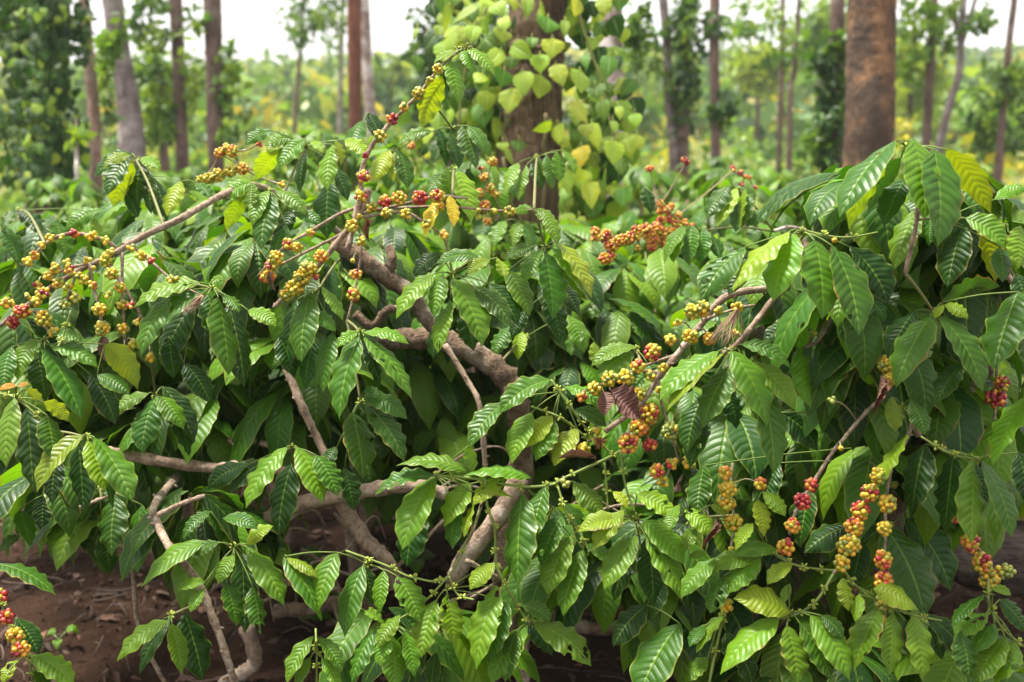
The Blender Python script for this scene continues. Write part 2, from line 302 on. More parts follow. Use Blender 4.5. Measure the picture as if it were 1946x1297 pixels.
# branch: bush, material, radius px start, end, depth(s), points   (kind g = green stem with buds)
BR = '''
L twig 8 4 2.8,2.5,2.3,2.28,2.28 690,500 640,440 560,388 480,352 415,375 345,415 270,450 215,483 150,515 100,545 50,582 0,620
L twig 4 2.5 2.29 222,472 195,455 140,444 100,455 70,480 45,505
L twig 3 2.5 2.28 232,480 233,560 237,650
L twig 4 2.5 2.27 205,498 235,545 265,595 285,660
L twig 3 2 2.28 245,462 290,500 330,535
L twig 3.2 2.5 2.27 170,503 180,555 190,590 195,640
L twig 3 2 2.27 65,590 85,620 100,640
L twig 3 2 2.29 180,500 130,510 85,530
L twig 3 2 2.27 145,520 130,560 120,590
L twig 8 6 3.0,2.75,2.3,2.15,2.15,2.15 430,690 400,770 366,845 346,894 295,958 298,990 322,1040 373,1101 407,1179 441,1281 452,1330
L twig 5 4 2.2 300,979 345,958 390,942
L twig 4.5 4 2.45 247,1020 251,1064 258,1160 265,1193 290,1255 320,1310
L bark 11 9 2.45 200,860 265,870 400,890 470,885 560,900
L bark 7 6 2.5 434,837 480,840 530,850 600,870
L bark 8 7 2.4 545,700 573,770 597,820 625,880
L bark 15 12 2.5 480,1010 550,965 690,935 785,925 850,940
L bark 15 12 2.52 640,940 694,1027 731,1060 760,1120
C gnarl 18 24 2.65,2.6,2.7 723,647 790,645 853,650 920,685 965,725 985,780 990,900 960,1100 970,1240
C gnarl 17 14 2.55,2.6 640,455 694,498 735,528 779,559 812,610 850,648
C gnarl 9 7 2.5 675,596 708,620 735,590 760,588
C gnarl 10 8 2.56 735,528 745,495 740,470
C bark 5.5 4.5 2.35 845,655 887,722 911,770 921,868 922,905
C bark 18 16 2.5 990,910 955,972 887,1060 860,1110
C gnarl 24 20 3.35 1000,1150 1050,1142 1130,1148 1200,1140 1300,1130
C gnarl 13 11 3.2 1050,1175 1100,1190 1160,1195 1240,1170
C gnarl 13 12 3.4 522,1163 580,1158 650,1145 720,1150
C bark 14 11 3.2 468,1190 485,1257 450,1285 420,1300
C bark 11 12 3.1 995,1210 990,1250 995,1310
C twig 5.5 2 2.3 660,480 684,370 687,326 706,278 742,234 786,190 809,163 840,125 867,102
C twig 2.5 2 2.29 684,380 680,430 688,460 677,540 660,610
C bark 7 4 2.3 700,360 690,400 650,450 600,510 545,560 520,585
C twig 3 2 2.3 690,405 760,390 835,373 890,378
C twig 3 1.6 2.29 700,400 770,395 845,393 910,398 980,402 1015,398
C twig 3 2 2.28 690,413 740,405 775,405 810,425 845,450
C twig 3.5 2 2.33 690,390 640,410 590,440 540,470 490,525
C twig 3 2 2.35 650,445 600,470 560,490 500,520
S g 2.5 2 2.1 657,1047 731,1074 786,1098 853,1094 911,972
S twig 3 3 2.15 920,940 911,972 894,1020 867,1060 853,1095
S g 3 2.5 2.1 921,905 926,962 940,1003 942,1064 955,1101 989,1162 1006,1183
S g 2 2 2.05 853,1095 870,1130 900,1140
S g 3 3 2.1 830,905 887,908 989,925 1050,921 1074,908 1180,857 1250,800
S g 2.3 2 2.08 1060,925 1077,976 1098,1006 1115,1037
S g 2.3 2 2.08 1179,857 1189,925 1210,982 1220,1016
S g 2.2 2 2.1 1149,880 1152,920 1155,969
S g 2.5 2.2 2.15 1010,773 1057,790 1087,810 1125,840
S g 2.5 2.2 2.15 1047,722 1071,756 1105,803 1125,827 1170,870
S g 2.2 2 2.1 600,1195 602,1250 602,1310
S g 2.2 2 2.08 853,1095 800,1150 745,1185
R bark 7 5 2.15,2.05 1500,545 1385,562 1330,620 1290,670 1250,720 1215,770 1150,820
R bark 6 5 2.05 1500,540 1465,575 1430,620 1395,660 1370,672
R twig 3 2 2.08 1345,605 1360,600 1405,585 1435,580
R twig 3 2 2.1 1260,710 1210,705 1160,722 1120,745
R twig 3 2 2.08 1292,672 1240,690 1215,700
R twig 3 2 2.08 1250,722 1258,770 1275,820 1290,880
R twig 3 2 2.08 1215,770 1190,840 1200,860
R twig 4 3 2.05 1737,735 1680,755 1635,796 1601,837 1584,857 1547,915 1513,972 1500,1016
R twig 4.5 3 2.0 1737,800 1710,857 1679,894 1639,962 1618,1016 1601,1067 1584,1091
R g 3 2.5 2.0 1584,1091 1554,1139 1520,1165 1483,1176
R twig 3 2.5 1.98 1700,870 1690,908 1683,969 1683,1020 1679,1067 1679,1101
R g 2.5 2.2 1.98 1601,1081 1635,1121 1700,1155 1733,1169 1790,1180
R g 2.5 2.2 2.02 1590,1085 1540,1080 1500,1070 1460,1045
R g 3 2.5 2.0 1345,1310 1369,1196 1377,1162 1380,1100
R twig 2.5 2 2.05 1392,880 1390,930 1395,1000 1385,1060
R bark 7 7 2.1 1737,690 1738,756 1745,830
R gnarl 10 12 2.35 1880,700 1852,732 1767,810 1720,880 1700,1000
R twig 6 5 2.3 1725,540 1733,532 1781,505 1830,500
R bark 6 5 2.1 1895,480 1907,505 1930,545 1960,560
R bark 5 4 2.3 1825,525 1850,540 1880,560
R pale 16 20 2.75 1380,625 1430,632 1480,645 1560,650 1650,652 1700,640
R pale 3 3 3.1 1470,440 1500,432 1540,440
R twig 3 2.5 2.05 1820,980 1850,1030 1870,1060 1878,1100
R g 3 2.5 2.0 1878,1100 1880,1150 1905,1195 1946,1230
R g 2.5 2.2 1.95 1750,830 1800,860 1850,872 1900,860
R gnarl 9 10 2.5 1600,450 1700,560 1720,690 1737,735
R g 2.6 2.2 2.0 1520,437 1600,452 1680,440
R bark 5 4 1.95 1730,280 1745,350 1740,430 1720,520
R bark 4 3 2.1 1600,560 1560,640 1530,662
R twig 3 2 2.05 1660,560 1672,640 1690,700 1690,740
R twig 3 2.5 2.2 1900,560 1895,660 1893,740 1890,800
L g 2.5 2.2 2.05 -10,1110 15,1180 35,1230 55,1260 65,1310
L g 2.5 2.2 2.15 0,748 30,757 70,790 100,820
L g 2 2 2.2 135,590 120,640 110,660
C g 2 2 2.1 870,98 885,92 895,90
'''
# shoot: bush depth cx,cy | leaves bx,by tx,ty w tone[u h k]
SH = '''
L 2.7 258,303|250,292 178,340 30 d;248,296 196,322 22 l;246,300 205,372 40 m;250,305 215,395 42 lu;268,307 262,398 40 d;290,335 318,420 36 d;345,345 318,412 34 l;268,300 305,325 24 b;372,348 402,380 28 m;240,370 262,415 34 d;282,325 287,408 28 d
L 2.6 582,280|560,265 502,279 28 b;579,267 529,323 40 b;545,272 505,292 20 l;535,285 487,343 44 lu;590,270 615,292 22 l;632,275 622,363 36 b;640,268 648,314 22 l;655,266 699,300 34 l;582,285 570,368 22 d;630,310 661,383 28 d;626,345 622,455 56 d;520,250 465,278 24 m
L 2.45 512,365|478,348 413,392 34 b;470,360 430,440 34 lu;480,350 478,402 34 b;512,362 480,430 30 b;517,372 497,475 48 m;525,362 582,410 28 b;520,405 545,480 40 d;555,405 612,430 26 m;545,430 520,490 30 m;560,395 540,450 34 d
L 3.0 35,400|10,432 35,505 46 m;35,398 85,450 50 d;30,400 5,440 30 m;195,400 125,440 30 b;180,415 185,455 28 b;105,420 125,490 45 m;120,430 70,470 36 d
L 2.25 404,549|380,538 253,586 32 b;330,560 268,677 38 m;388,555 290,645 34 m;370,575 310,700 50 dh;395,560 410,655 44 m;415,565 435,715 48 m;435,580 465,738 60 dh;425,560 455,595 24 b;400,540 427,528 18 b;350,690 400,768 55 d;472,590 525,622 34 b;320,640 330,720 50 d
L 2.3 600,558|590,555 573,690 52 m;565,570 545,712 42 d;612,545 652,610 22 b;585,592 638,632 32 b;632,632 615,748 40 m;600,640 580,742 44 d;530,640 560,720 44 d
C 2.2 685,632|682,640 645,798 54 m;690,632 778,655 22 b;688,643 748,718 32 d;692,640 783,760 36 b;680,632 640,662 30 b;690,650 722,740 30 d
C 2.2 685,765|696,768 770,882 46 m;692,752 774,798 36 m;670,785 690,912 62 m;655,890 672,972 42 d;690,745 725,752 20 m;640,850 612,900 40 d
L 2.25 85,648|92,632 160,655 22 b;95,655 187,700 34 b;85,663 155,797 50 m;65,645 33,722 36 b;70,670 88,765 46 d;75,650 62,684 24 b;22,660 8,740 38 m;200,655 262,742 52 lu;172,712 220,808 46 d;185,712 248,752 32 m;120,690 130,790 50 d
L 2.12 30,757|27,757 12,890 42 b;52,775 64,938 58 d;90,790 105,880 52 m;33,735 56,732 10 o;30,735 -2,742 12 o;82,765 130,802 40 lu;50,740 78,770 34 lu
L 2.1 165,832|158,828 70,937 40 l;168,838 200,935 42 l;180,832 252,955 54 b;150,845 160,980 54 d;185,845 215,968 26 d;110,870 100,960 50 d
L 2.35 295,752|282,748 207,797 26 b;298,752 270,862 48 m;300,752 350,817 38 b;310,735 370,842 46 d;330,770 360,870 46 d
L 2.35 190,930|222,945 213,1058 66 m;270,960 262,1090 48 m;175,965 160,1048 50 d;85,940 82,1015 50 d;38,970 58,1040 38 m;38,1020 0,1050 28 m;195,1010 210,1092 60 d;130,940 120,1010 50 d
L 2.05 -15,1075|-8,1072 107,1132 32 m
L 2.05 55,1250|60,1245 142,1305 50 b;35,1255 5,1300 36 l;30,1175 75,1245 70 d;70,1270 90,1320 34 m
L 2.1 445,1040|390,1030 268,1118 36 b;415,1032 370,1057 30 m;445,1055 415,1112 42 b;470,1040 540,1152 48 b;460,1052 465,1205 54 d;430,1110 450,1192 48 m;480,1115 495,1206 36 m;470,1035 520,1000 32 l;400,972 348,1025 22 m;425,985 490,1007 28 m;390,1107 335,1124 22 b;387,1120 362,1165 22 b
L 2.1 325,1170|320,1180 222,1258 34 b;327,1185 345,1282 38 b;325,1175 265,1282 28 d;350,1165 385,1295 62 d;300,1190 290,1240 30 d
L 2.2 555,852|545,850 467,967 40 b;565,850 613,957 52 b;555,880 530,1022 54 d;500,880 435,940 50 d;600,865 642,945 44 m;470,885 395,930 40 d
S 2.12 830,905|828,905 765,1046 58 b;800,960 773,1078 58 d;893,920 845,1002 48 b;865,960 860,1045 38 m;826,905 712,942 30 m;885,895 752,886 30 b;1010,908 880,905 24 b;960,910 898,962 32 l;900,935 975,947 18 l;890,848 897,899 42 bu;900,960 882,1022 16 l
S 2.1 1000,930|992,940 985,1117 60 m;1037,925 1010,1042 44 m;1068,980 1028,1077 48 mh;1085,1018 1040,1132 54 b;1108,1045 1070,1172 50 b;1090,915 1142,982 52 b;1115,1035 1162,1072 26 b
S 2.05 1205,990|1185,970 1128,1047 42 l;1210,1018 1148,1122 50 b;1180,990 1098,1012 40 l;1222,990 1300,1075 46 b;1228,1020 1297,1142 42 b;1215,1020 1165,1147 42 d;1230,1020 1240,1152 56 d;1260,1100 1230,1182 60 d;1210,940 1282,988 50 lh;1165,935 1192,967 26 l;1230,1150 1165,1230 60 d;1292,1185 1212,1335 74 m
S 2.1 700,1075|690,1075 655,1212 46 m;692,1070 706,1152 32 d;730,1085 722,1167 32 b;755,1095 799,1187 50 bh;640,1050 603,1167 46 b;540,1058 612,1182 46 m;545,1060 605,1100 20 l
S 2.08 850,1120|830,1140 800,1252 50 bh;850,1130 862,1227 46 lh;945,1115 905,1274 56 bh;965,1145 928,1262 44 m;940,1070 893,1122 38 l
S 2.08 1008,1185|1002,1190 933,1300 52 b;1015,1185 1124,1267 52 b;990,1150 1047,1182 32 mh;1000,1180 1050,1247 52 d;980,1200 960,1297 44 m
S 2.05 745,1190|730,1188 683,1157 18 b;715,1195 668,1300 32 m;745,1205 750,1310 48 bh;770,1200 787,1287 32 b;830,1240 820,1305 60 d;740,1190 722,1267 36 b;760,1170 718,1232 30 b;800,1215 790,1300 46 d
S 2.05 602,1240|595,1210 545,1300 32 b;605,1212 650,1277 32 m;590,1250 562,1310 24 b;612,1250 645,1310 28 b
C 2.25 860,522|825,520 753,607 36 b;840,520 825,605 36 b;855,570 832,672 34 b;830,620 823,684 30 d;900,545 972,622 40 m;862,530 917,660 58 b;835,485 785,527 42 d;910,490 828,502 26 m;945,490 960,530 32 l;930,495 888,522 26 l;880,590 900,668 46 d;930,540 985,622 40 d
C 2.3 1035,470|965,515 1007,602 42 b;1030,475 998,537 36 b;1035,480 1050,607 58 m;1050,472 1112,548 38 b;1060,460 1124,568 32 l;1040,560 1065,652 50 d;1010,470 960,497 28 m;1032,400 1060,467 28 b;1000,590 972,645 40 d;1060,540 1100,600 40 d
C 2.7 1000,640|990,630 985,685 34 l;1080,600 1110,672 60 b;1100,620 1085,677 44 m;970,620 940,677 40 m;1130,650 1135,700 30 l
S 2.15 1065,745|1047,722 948,787 44 m;960,765 892,852 42 m;1010,785 973,882 46 b;1050,790 1000,852 44 l;1055,800 1018,877 44 b;1097,815 1053,887 42 l;1075,735 1150,780 28 b;1090,780 1152,812 30 m
R 2.12 1207,665|1210,660 1123,697 28 b;1205,668 1138,722 46 b;1230,690 1200,760 44 m
R 2.0 1390,668|1365,668 1253,762 42 b;1375,672 1268,782 32 l;1390,695 1335,814 56 m;1425,690 1512,782 42 b;1410,655 1502,700 32 m;1440,720 1470,902 54 m;1380,740 1400,817 46 d;1390,668 1457,812 60 b;1345,800 1312,892 52 d;1330,760 1305,862 52 d
R 1.95 1525,442|1415,470 1331,574 54 m;1430,490 1385,562 42 d;1500,440 1392,554 36 l;1508,445 1470,574 64 b;1615,470 1687,577 62 d;1582,468 1632,638 66 m;1548,458 1562,608 78 b;1640,560 1682,612 60 d
R 2.12 1570,655|1515,665 1545,782 50 b;1560,655 1575,792 44 m;1600,640 1610,747 66 d;1530,620 1448,652 38 d;1480,785 1555,858 52 d;1560,790 1600,850 60 d
R 1.9 1722,280|1700,268 1595,414 52 m;1712,300 1650,402 40 du;1708,272 1613,437 38 lu;1775,285 1782,470 78 m;1735,265 1756,418 64 b;1800,285 1883,408 54 lu;1720,340 1680,432 60 d
R 2.0 1790,420|1740,400 1700,514 52 b;1770,420 1765,470 60 m;1830,430 1800,547 60 d;1860,420 1892,537 42 lu;1835,415 1912,477 48 b;1900,470 1905,537 36 m;1940,430 1935,512 52 l;1890,380 1955,360 24 b;1930,520 1950,600 40 d
R 2.4 1600,325|1600,320 1535,387 40 b;1640,330 1580,402 44 m;1580,370 1548,442 40 m;1610,380 1620,440 50 d
R 1.95 1775,595|1740,590 1688,682 62 d;1768,602 1703,738 68 m;1785,600 1867,748 50 m;1775,605 1795,580 26 l;1795,580 1840,607 24 l;1790,575 1902,545 36 du;1935,555 1888,702 74 m;1945,640 1960,720 60 m;1830,690 1780,767 60 d;1800,640 1840,700 50 d
R 2.0 1715,775|1695,755 1700,822 48 l;1730,760 1757,828 42 m;1725,825 1666,930 22 l
R 1.95 1790,855|1757,845 1730,988 62 d;1812,865 1795,1018 50 d;1850,875 1845,1033 50 b;1865,875 1922,1022 38 m;1840,880 1872,965 40 d;1950,755 1886,884 48 b;1935,860 1950,960 50 d
R 2.3 1640,880|1640,850 1590,968 82 m;1338,885 1325,978 72 m;1480,880 1450,965 90 d;1540,930 1520,1040 80 d;1700,870 1720,960 60 d
R 2.15 1690,1000|1680,1000 1757,1180 92 m;1720,985 1807,1125 74 d;1620,1000 1528,1052 62 d;1640,1030 1620,1120 70 d
R 2.02 1310,990|1300,970 1357,1022 50 lh;1320,1000 1298,1052 36 b;1310,1060 1345,1052 24 b;1350,960 1380,982 28 l;1290,960 1270,1010 40 b
R 1.98 1460,1050|1440,1060 1350,1084 38 b;1475,1045 1393,1057 32 b;1445,1060 1378,1132 46 b;1360,1060 1295,1137 36 b;1375,1095 1350,1167 48 mh;1505,1070 1458,1112 48 l;1440,950 1450,1022 42 lh;1450,935 1492,982 38 l;1430,995 1398,1047 28 l
R 1.95 1500,1165|1500,1110 1490,1147 60 bu;1500,1165 1393,1138 60 l;1480,1175 1368,1283 52 b;1520,1185 1577,1293 54 m;1540,1170 1614,1293 54 b;1495,1190 1515,1302 62 b;1560,1170 1602,1217 42 m;1400,1230 1430,1305 60 d
R 1.95 1690,1155|1670,1160 1623,1277 56 bh;1698,1165 1690,1283 40 b;1735,1170 1752,1295 48 b;1660,1120 1747,1162 48 lh;1600,1100 1612,1162 36 l;1632,1130 1625,1182 30 lh;1760,1170 1842,1262 42 d;1765,1190 1790,1255 42 d;1720,1180 1730,1240 40 d
R 1.95 1885,1160|1875,1165 1813,1212 52 bh;1890,1185 1850,1242 46 m;1910,1212 1853,1302 54 b;1930,1220 1888,1305 48 b;1870,1130 1808,1192 22 m;1885,1120 1922,1132 26 l;1900,1140 1950,1205 32 d;1825,1200 1840,1295 52 m
R 2.0 1370,1175|1375,1170 1323,1242 26 b;1345,1250 1300,1302 38 b;1380,1200 1400,1270 46 d;1340,1190 1310,1230 30 m
C 2.3 870,95|868,98 824,122 11 l;855,115 872,200 36 b;880,92 898,140 26 b;885,90 940,145 24 b;840,145 803,245 46 lu
C 2.3 1000,400|975,405 1015,400 22 b;1015,398 1053,432 30 b
C 2.29 845,385|830,380 808,452 26 y;855,372 862,432 26 y
C 2.5 862,322|850,322 853,378 36 b;870,325 895,424 50 l;840,330 812,372 32 m
C 2.8 860,245|820,250 753,280 24 b;832,245 848,317 28 d;855,258 872,322 36 d;878,240 905,322 38 m;890,240 922,292 30 m;758,285 775,360 36 m;740,285 713,347 36 l;750,290 748,347 24 l;690,230 665,290 34 m;700,215 725,275 34 d
C 2.9 1020,300|985,310 960,372 26 b;1000,315 985,382 20 b;1010,310 1030,362 24 d;1025,300 1030,357 24 m;1040,295 1050,362 24 m;1060,290 1062,347 26 b;1070,285 1092,332 22 b;960,420 938,472 30 b;985,420 975,472 30 b;1000,425 1010,480 26 m
R 2.85 1400,360|1385,355 1343,417 42 m;1400,358 1363,432 32 l;1420,370 1398,442 52 m;1415,360 1405,442 16 l;1465,400 1418,432 50 m
R 2.8 1330,440|1315,430 1310,507 36 m;1335,435 1332,502 36 m;1300,430 1263,502 26 b;1350,445 1367,492 38 m;1225,355 1237,407 26 d;1290,440 1280,500 30 b
'''
DEAD = '''C 2.28 697,420 702,462 18
R 2.05 1160,742 1217,797 50
R 2.06 1147,745 1150,792 34
R 2.0 1674,714 1660,792 16
R 1.98 1360,988 1335,1047 16
S 2.1 1130,866 1060,872 16
C 2.3 510,520 525,555 14
L 2.28 195,640 205,690 22'''
CH = '''
D 155,200,32,y 190,165,34,m 235,105,28,y 280,65,30,y 345,60,26,o 415,40,32,r 515,55,34,y 590,80,30,y 375,205,26,y 490,190,26,y 595,190,42,y 620,140,28,y 735,125,28,y 790,165,34,y 850,190,28,r 525,235,18,y 310,235,34,y 270,280,34,y 390,245,34,m 325,320,38,y 380,340,28,y 430,275,30,y 470,300,34,y 520,330,30,o 210,330,32,o 240,375,42,m 155,395,24,y 205,425,36,y 40,430,40,y 125,480,50,m 70,540,42,r 245,520,48,y 300,590,34,y 560,465,42,y 575,575,50,y 425,400,34,y 360,440,36,g 610,385,28,y 625,265,42,y 670,340,40,y 685,440,36,y 730,445,28,o 690,575,34,y 765,540,24,o 700,695,36,o 755,660,34,y 830,640,28,y 840,735,32,y 970,300,36,y 945,320,14,r 1740,35,28,o 1610,100,36,m 1665,120,34,y 1550,180,48,y 1520,225,40,m 1500,280,46,o 1800,170,44,o 1730,240,52,y 1690,290,56,y 1650,345,60,y 1605,380,40,y 1770,285,22,r
B 535,390,38,y 490,450,28,o 428,525,42,y 350,600,32,y 280,670,36,r 210,765,40,y 132,872,22,r 120,990,42,m 105,1105,40,m 165,1160,34,y 240,1130,42,r 320,1110,44,m 250,1195,36,y 360,1195,34,y 435,1110,48,r 535,1100,46,o 550,1160,28,y 765,1180,16,y 855,1185,20,y 940,1185,38,y 55,1265,42,y 475,1255,32,y 100,1215,22,y
E 60,15,30,y 105,85,34,y 60,195,14,y 75,270,40,o 65,385,44,m 570,50,30,o 1880,540,30,y 1840,635,40,y 1740,705,52,m 1660,785,46,m 1500,855,50,y 1590,850,52,y 1730,840,38,y 1795,795,36,y 1665,940,44,y 1415,910,44,y 1340,955,36,o 1720,1050,58,m 1665,1130,58,o 1605,1215,62,m 1725,1225,44,r 1840,1145,60,g 1780,915,26,y 1355,1255,46,y 1430,1150,30,y 1440,1205,44,n
F 60,480,50,y 120,460,48,y 205,475,34,y 310,455,38,y 45,620,48,y 155,630,46,o 300,600,26,y 1150,770,60,y 1160,860,50,y 1790,885,50,m 1760,965,60,r 590,655,44,g 245,335,22,g 855,80,16,y 890,1245,14,y 840,975,30,g 735,600,28,g
I 40,65,40,y 240,125,44,o 255,215,56,y 245,295,56,y 290,405,54,y 440,185,42,o 725,190,44,r 675,285,52,r 620,420,50,O 1100,140,54,y 1055,235,60,m 1150,295,60,y 1000,335,62,m 965,425,60,o 935,530,66,y 895,630,50,y 1135,435,50,y 1130,610,56,o 1130,730,62,O 1540,375,40,o 1615,510,60,m 1680,625,58,m 1720,715,64,y 1815,675,50,g 580,540,50,o 250,865,46,y 250,745,36,y 275,555,24,y 1190,190,24,y 1120,850,50,g 1130,945,26,y
H 1250,185,34,g 1765,110,50,m 1850,70,36,o 1800,175,36,y 1350,5,36,o 718,432,12,r
G 5,810,40,m 40,930,46,r 85,1035,52,m 115,1110,54,o
'''
CHB = '''
A 1230,860,36,m 1300,850,40,o 1265,835,34,o 1130,1010,34,y 1170,1000,38,y 1220,985,42,y 1290,960,42,y 1360,945,42,o 1450,805,24,r 1580,1035,24,o
B 390,820,26,o 845,905,32,O 795,995,30,O 830,1055,32,o 860,1090,28,o 770,1085,34,O 800,1155,38,O 815,1245,28,O 775,945,18,O 1820,1180,30,O 1780,1140,24,O 1880,1210,26,O 1830,1230,28,r 1890,1260,30,o 1760,1285,46,O
Z 270,710,40,O 330,765,46,O 430,810,40,O 485,880,40,O 330,840,36,r 60,1010,46,y 150,960,60,O 230,930,60,O 300,990,50,O 180,1050,60,O 420,910,46,O 100,980,40,O 240,1130,30,r 930,400,30,r 990,430,34,r 1040,455,26,r 1080,470,26,O 500,330,40,r 170,390,40,O
E 1480,50,40,O 1510,110,44,O 1560,80,44,O 1480,180,44,O 1700,30,50,O 1750,80,40,O 1800,40,40,O 1850,60,36,O 1420,30,30,O
'''
CCOL = dict(Y=[(.54, .37, .025), (.48, .37, .03), (.58, .32, .022), (.36, .34, .03)], G=[(.20, .23, .045), (.27, .27, .05)], O=[(.60, .25, .03), (.57, .18, .03), (.62, .30, .03)], R=[(.38, .028, .03), (.45, .06, .035), (.26, .016, .03)])
CMIX = dict(y='YYYYYYG', g='GGGGY', o='YYOYOOR', m='YYYYROOR', r='RRRO', O='OOOYOR', n='')
def cluster_mesh(mb, c, rad, mix, br=.0050):
    c = np.asarray(c, float)
    if mix == 'n':
        for i in range(40):
            d = unit(RNG.normal(0, 1, 3)); tube(mb, [c, c + d * rad * RNG.uniform(.6, 1.2)], [.0016, .0007], 4, (.30, .12, .04))
        return
    sh = max(rad - br, 0)
    if sh < br * .45: ball(mb, c, br, random.choice(CCOL[CMIX[mix][0]]), -CF); return
    n = int(min(34, max(3, 3.7 * (sh / br) ** 2))); ga = 2.39996; sq = RNG.uniform(.8, 1.05, 3)
    q = unit(RNG.normal(0, 1, 3)); rot = RNG.uniform(0, 6.28)
    for i in range(n):
        z = 1 - 2 * (i + .5) / n; r = math.sqrt(1 - z * z)
        d = np.array([r * math.cos(ga * i + rot), r * math.sin(ga * i + rot), z]); d = unit(d + RNG.normal(0, .1, 3))
        ball(mb, c + d * sh * sq * RNG.uniform(.9, 1.1), br * RNG.uniform(.82, 1.14), np.array(random.choice(CCOL[random.choice(CMIX[mix])])) * RNG.uniform(.8, 1.15), d + RNG.normal(0, .25, 3))
    for i in range(3):
        d = unit(RNG.normal(0, 1, 3)); tube(mb, [c, c + d * sh * .8], .0015, 4, (.3, .3, .1))
bush = {}; branches = []; leafcount = {k: 0 for k in BUSH}
for k, (loc, lab) in BUSH.items():
    loc = np.array([loc[0], loc[1], 0.]); bush[k] = (empty('coffee_bush', loc, lab, 'coffee bush', 'coffee bushes at the front'), loc)
GREEN = (.17, .23, .05)
for line in BR.strip().splitlines():
    f = line.split(); k, mt, r0, r1 = f[0], f[1], float(f[2]), float(f[3]); ds = [float(x) for x in f[4].split(',')]
    pp = np.array([[float(q) for q in x.split(',')] for x in f[5:]]); n = len(pp)
    dd = np.interp(np.linspace(0, 1, n), np.linspace(0, 1, len(ds)), ds) + RNG.normal(0, .012, n)
    P = spline([at(x, y, d) for (x, y), d in zip(pp, dd)], 7)
    rad = np.linspace(r0, r1, len(P)) * np.mean(dd) / FPX
    mb = MB(); root, loc = bush[k]
    if mt == 'g':
        tube(mb, P, rad, 6, GREEN)
        for i in range(4, len(P) - 1, 5):
            for j in range(9):
                d = unit(RNG.normal(0, 1, 3) + np.array([0, 0, .4])); ball(mb, P[i] + d * .006, .0019, (.30, .36, .05), d, 5, 4, 2.2, False)
    else:
        tube(mb, P, rad, 8 if r0 < 10 else 12, (.2, .15, .1), .05 if r0 < 10 else .09, .18 if r0 < 10 else .12)
        if r0 < 9:
            for i in range(3, len(P) - 1, 3):      # leaf scars and stubs
                d = unit(RNG.normal(0, 1, 3)); tube(mb, [P[i], P[i] + d * rad[i] * RNG.uniform(1.5, 2.6)], [rad[i] * .5, rad[i] * .3], 5)
    o = mb.build('stem' if mt == 'g' else 'branch' if r0 < 18 else 'trunk', M['stem' if mt == 'g' else mt], root, loc)
    branches.append(dict(k=k, o=o, P=P, px=np.array([proj(p) for p in P]), mt=mt))
for i in range(26):      # thin tangled stems low under the canopy
    k = 'LCS'[i % 3]; root, loc = bush[k]; x = RNG.uniform(*{'L': (120, 560), 'C': (560, 1000), 'S': (700, 1280)}[k]); y = RNG.uniform(930, 1180); d = RNG.uniform(2.3, 3.0); a = RNG.uniform(-1.2, 1.2); l = RNG.uniform(110, 260)
    P = spline([at(x, y, d), at(x + l * .4, y + l * .4 * math.sin(a) + RNG.normal(0, 22), d + .05), at(x + l * .8, y + l * .8 * math.sin(a) + RNG.normal(0, 22), d + .1), at(x + l, y + l * math.sin(a) + 60, d + .2)], 7)
    mb = MB(); tube(mb, P, np.linspace(.0045, .0022, len(P)) * RNG.uniform(.6, 1.3), 6, (.2, .15, .1), .05, .25); o = mb.build('branch', M['twig'], root, loc)
    branches.append(dict(k=k, o=o, P=P, px=np.array([proj(p) for p in P]), mt='gnarl'))
def nearest_branch(px, py, d, k=None, wd=120.):
    best = (1e9, None, None)
    for b in branches:
        if k and b['k'] != k: continue
        q = b['px']; s = np.hypot(q[:, 0] - px, q[:, 1] - py) + (np.abs(q[:, 2] - d) * wd if d else 0)
        i = int(np.argmin(s))
        if s[i] < best[0]: best = (s[i], b, i)
    return best
def place_leaf(mb, d, bx, by, tx, ty, w, tone, flags, i=0, rows=24, cols=8):
    l2 = math.hypot(tx - bx, ty - by); dn = max(0., (ty - by) / l2); Lm = l2 / FPX * d
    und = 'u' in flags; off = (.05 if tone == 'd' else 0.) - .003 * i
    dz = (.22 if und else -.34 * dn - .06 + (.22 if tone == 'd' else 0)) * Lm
    B = at(bx, by, d + off); T = at(tx, ty, d + off + dz)
    ax = unit(T - B); L = np.linalg.norm(T - B); mid = (B + T) / 2
    per = np.array([-(ty - by), tx - bx]) / l2; per = per if per[1] <= 0 else -per      # image-space normal that points up
    bw = (.13 * abs(tx - bx) / l2 + .02) * Lm
    bow = (CX * per[0] - CU * per[1]) * bw * 1.6 - CF * (.10 * L if not und else -.06 * L)
    tc = unit(CAM - mid); nb = unit(tc - ax * (tc @ ax)); sd = np.cross(ax, nb)
    wm = w / FPX * d; wt = max(wm * 1.28, .45 * L); rho = math.acos(min(1, wm / wt)); rho = min(rho, 1.15)
    n1 = nb * math.cos(rho) + sd * math.sin(rho); n2 = nb * math.cos(rho) - sd * math.sin(rho)
    n = n1 if n1[2] > n2[2] else n2
    if und: n = -(n2 if n1[2] > n2[2] else n1)
    leaf(mb, B, T, min(wt, L * .62), n, TONE[tone], bow, rows, cols, twist=RNG.normal(0, .4), curl=RNG.uniform(.15, .45))
    return B
extra = {k: MB() for k in BUSH}
size = {k: [] for k in BUSH}
def leaf_size(e): p, q, w, t_ = e.split(); (a, b), (c, d_) = [map(float, z.split(',')) for z in (p, q)]; return float(w) * math.hypot(a - c, b - d_)
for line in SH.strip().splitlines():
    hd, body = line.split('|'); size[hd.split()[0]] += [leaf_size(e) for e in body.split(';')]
LIM = {k: (sorted(v)[-100] if len(v) > 100 else 0) for k, v in size.items()}      # the hundred largest leaves of a bush are parts
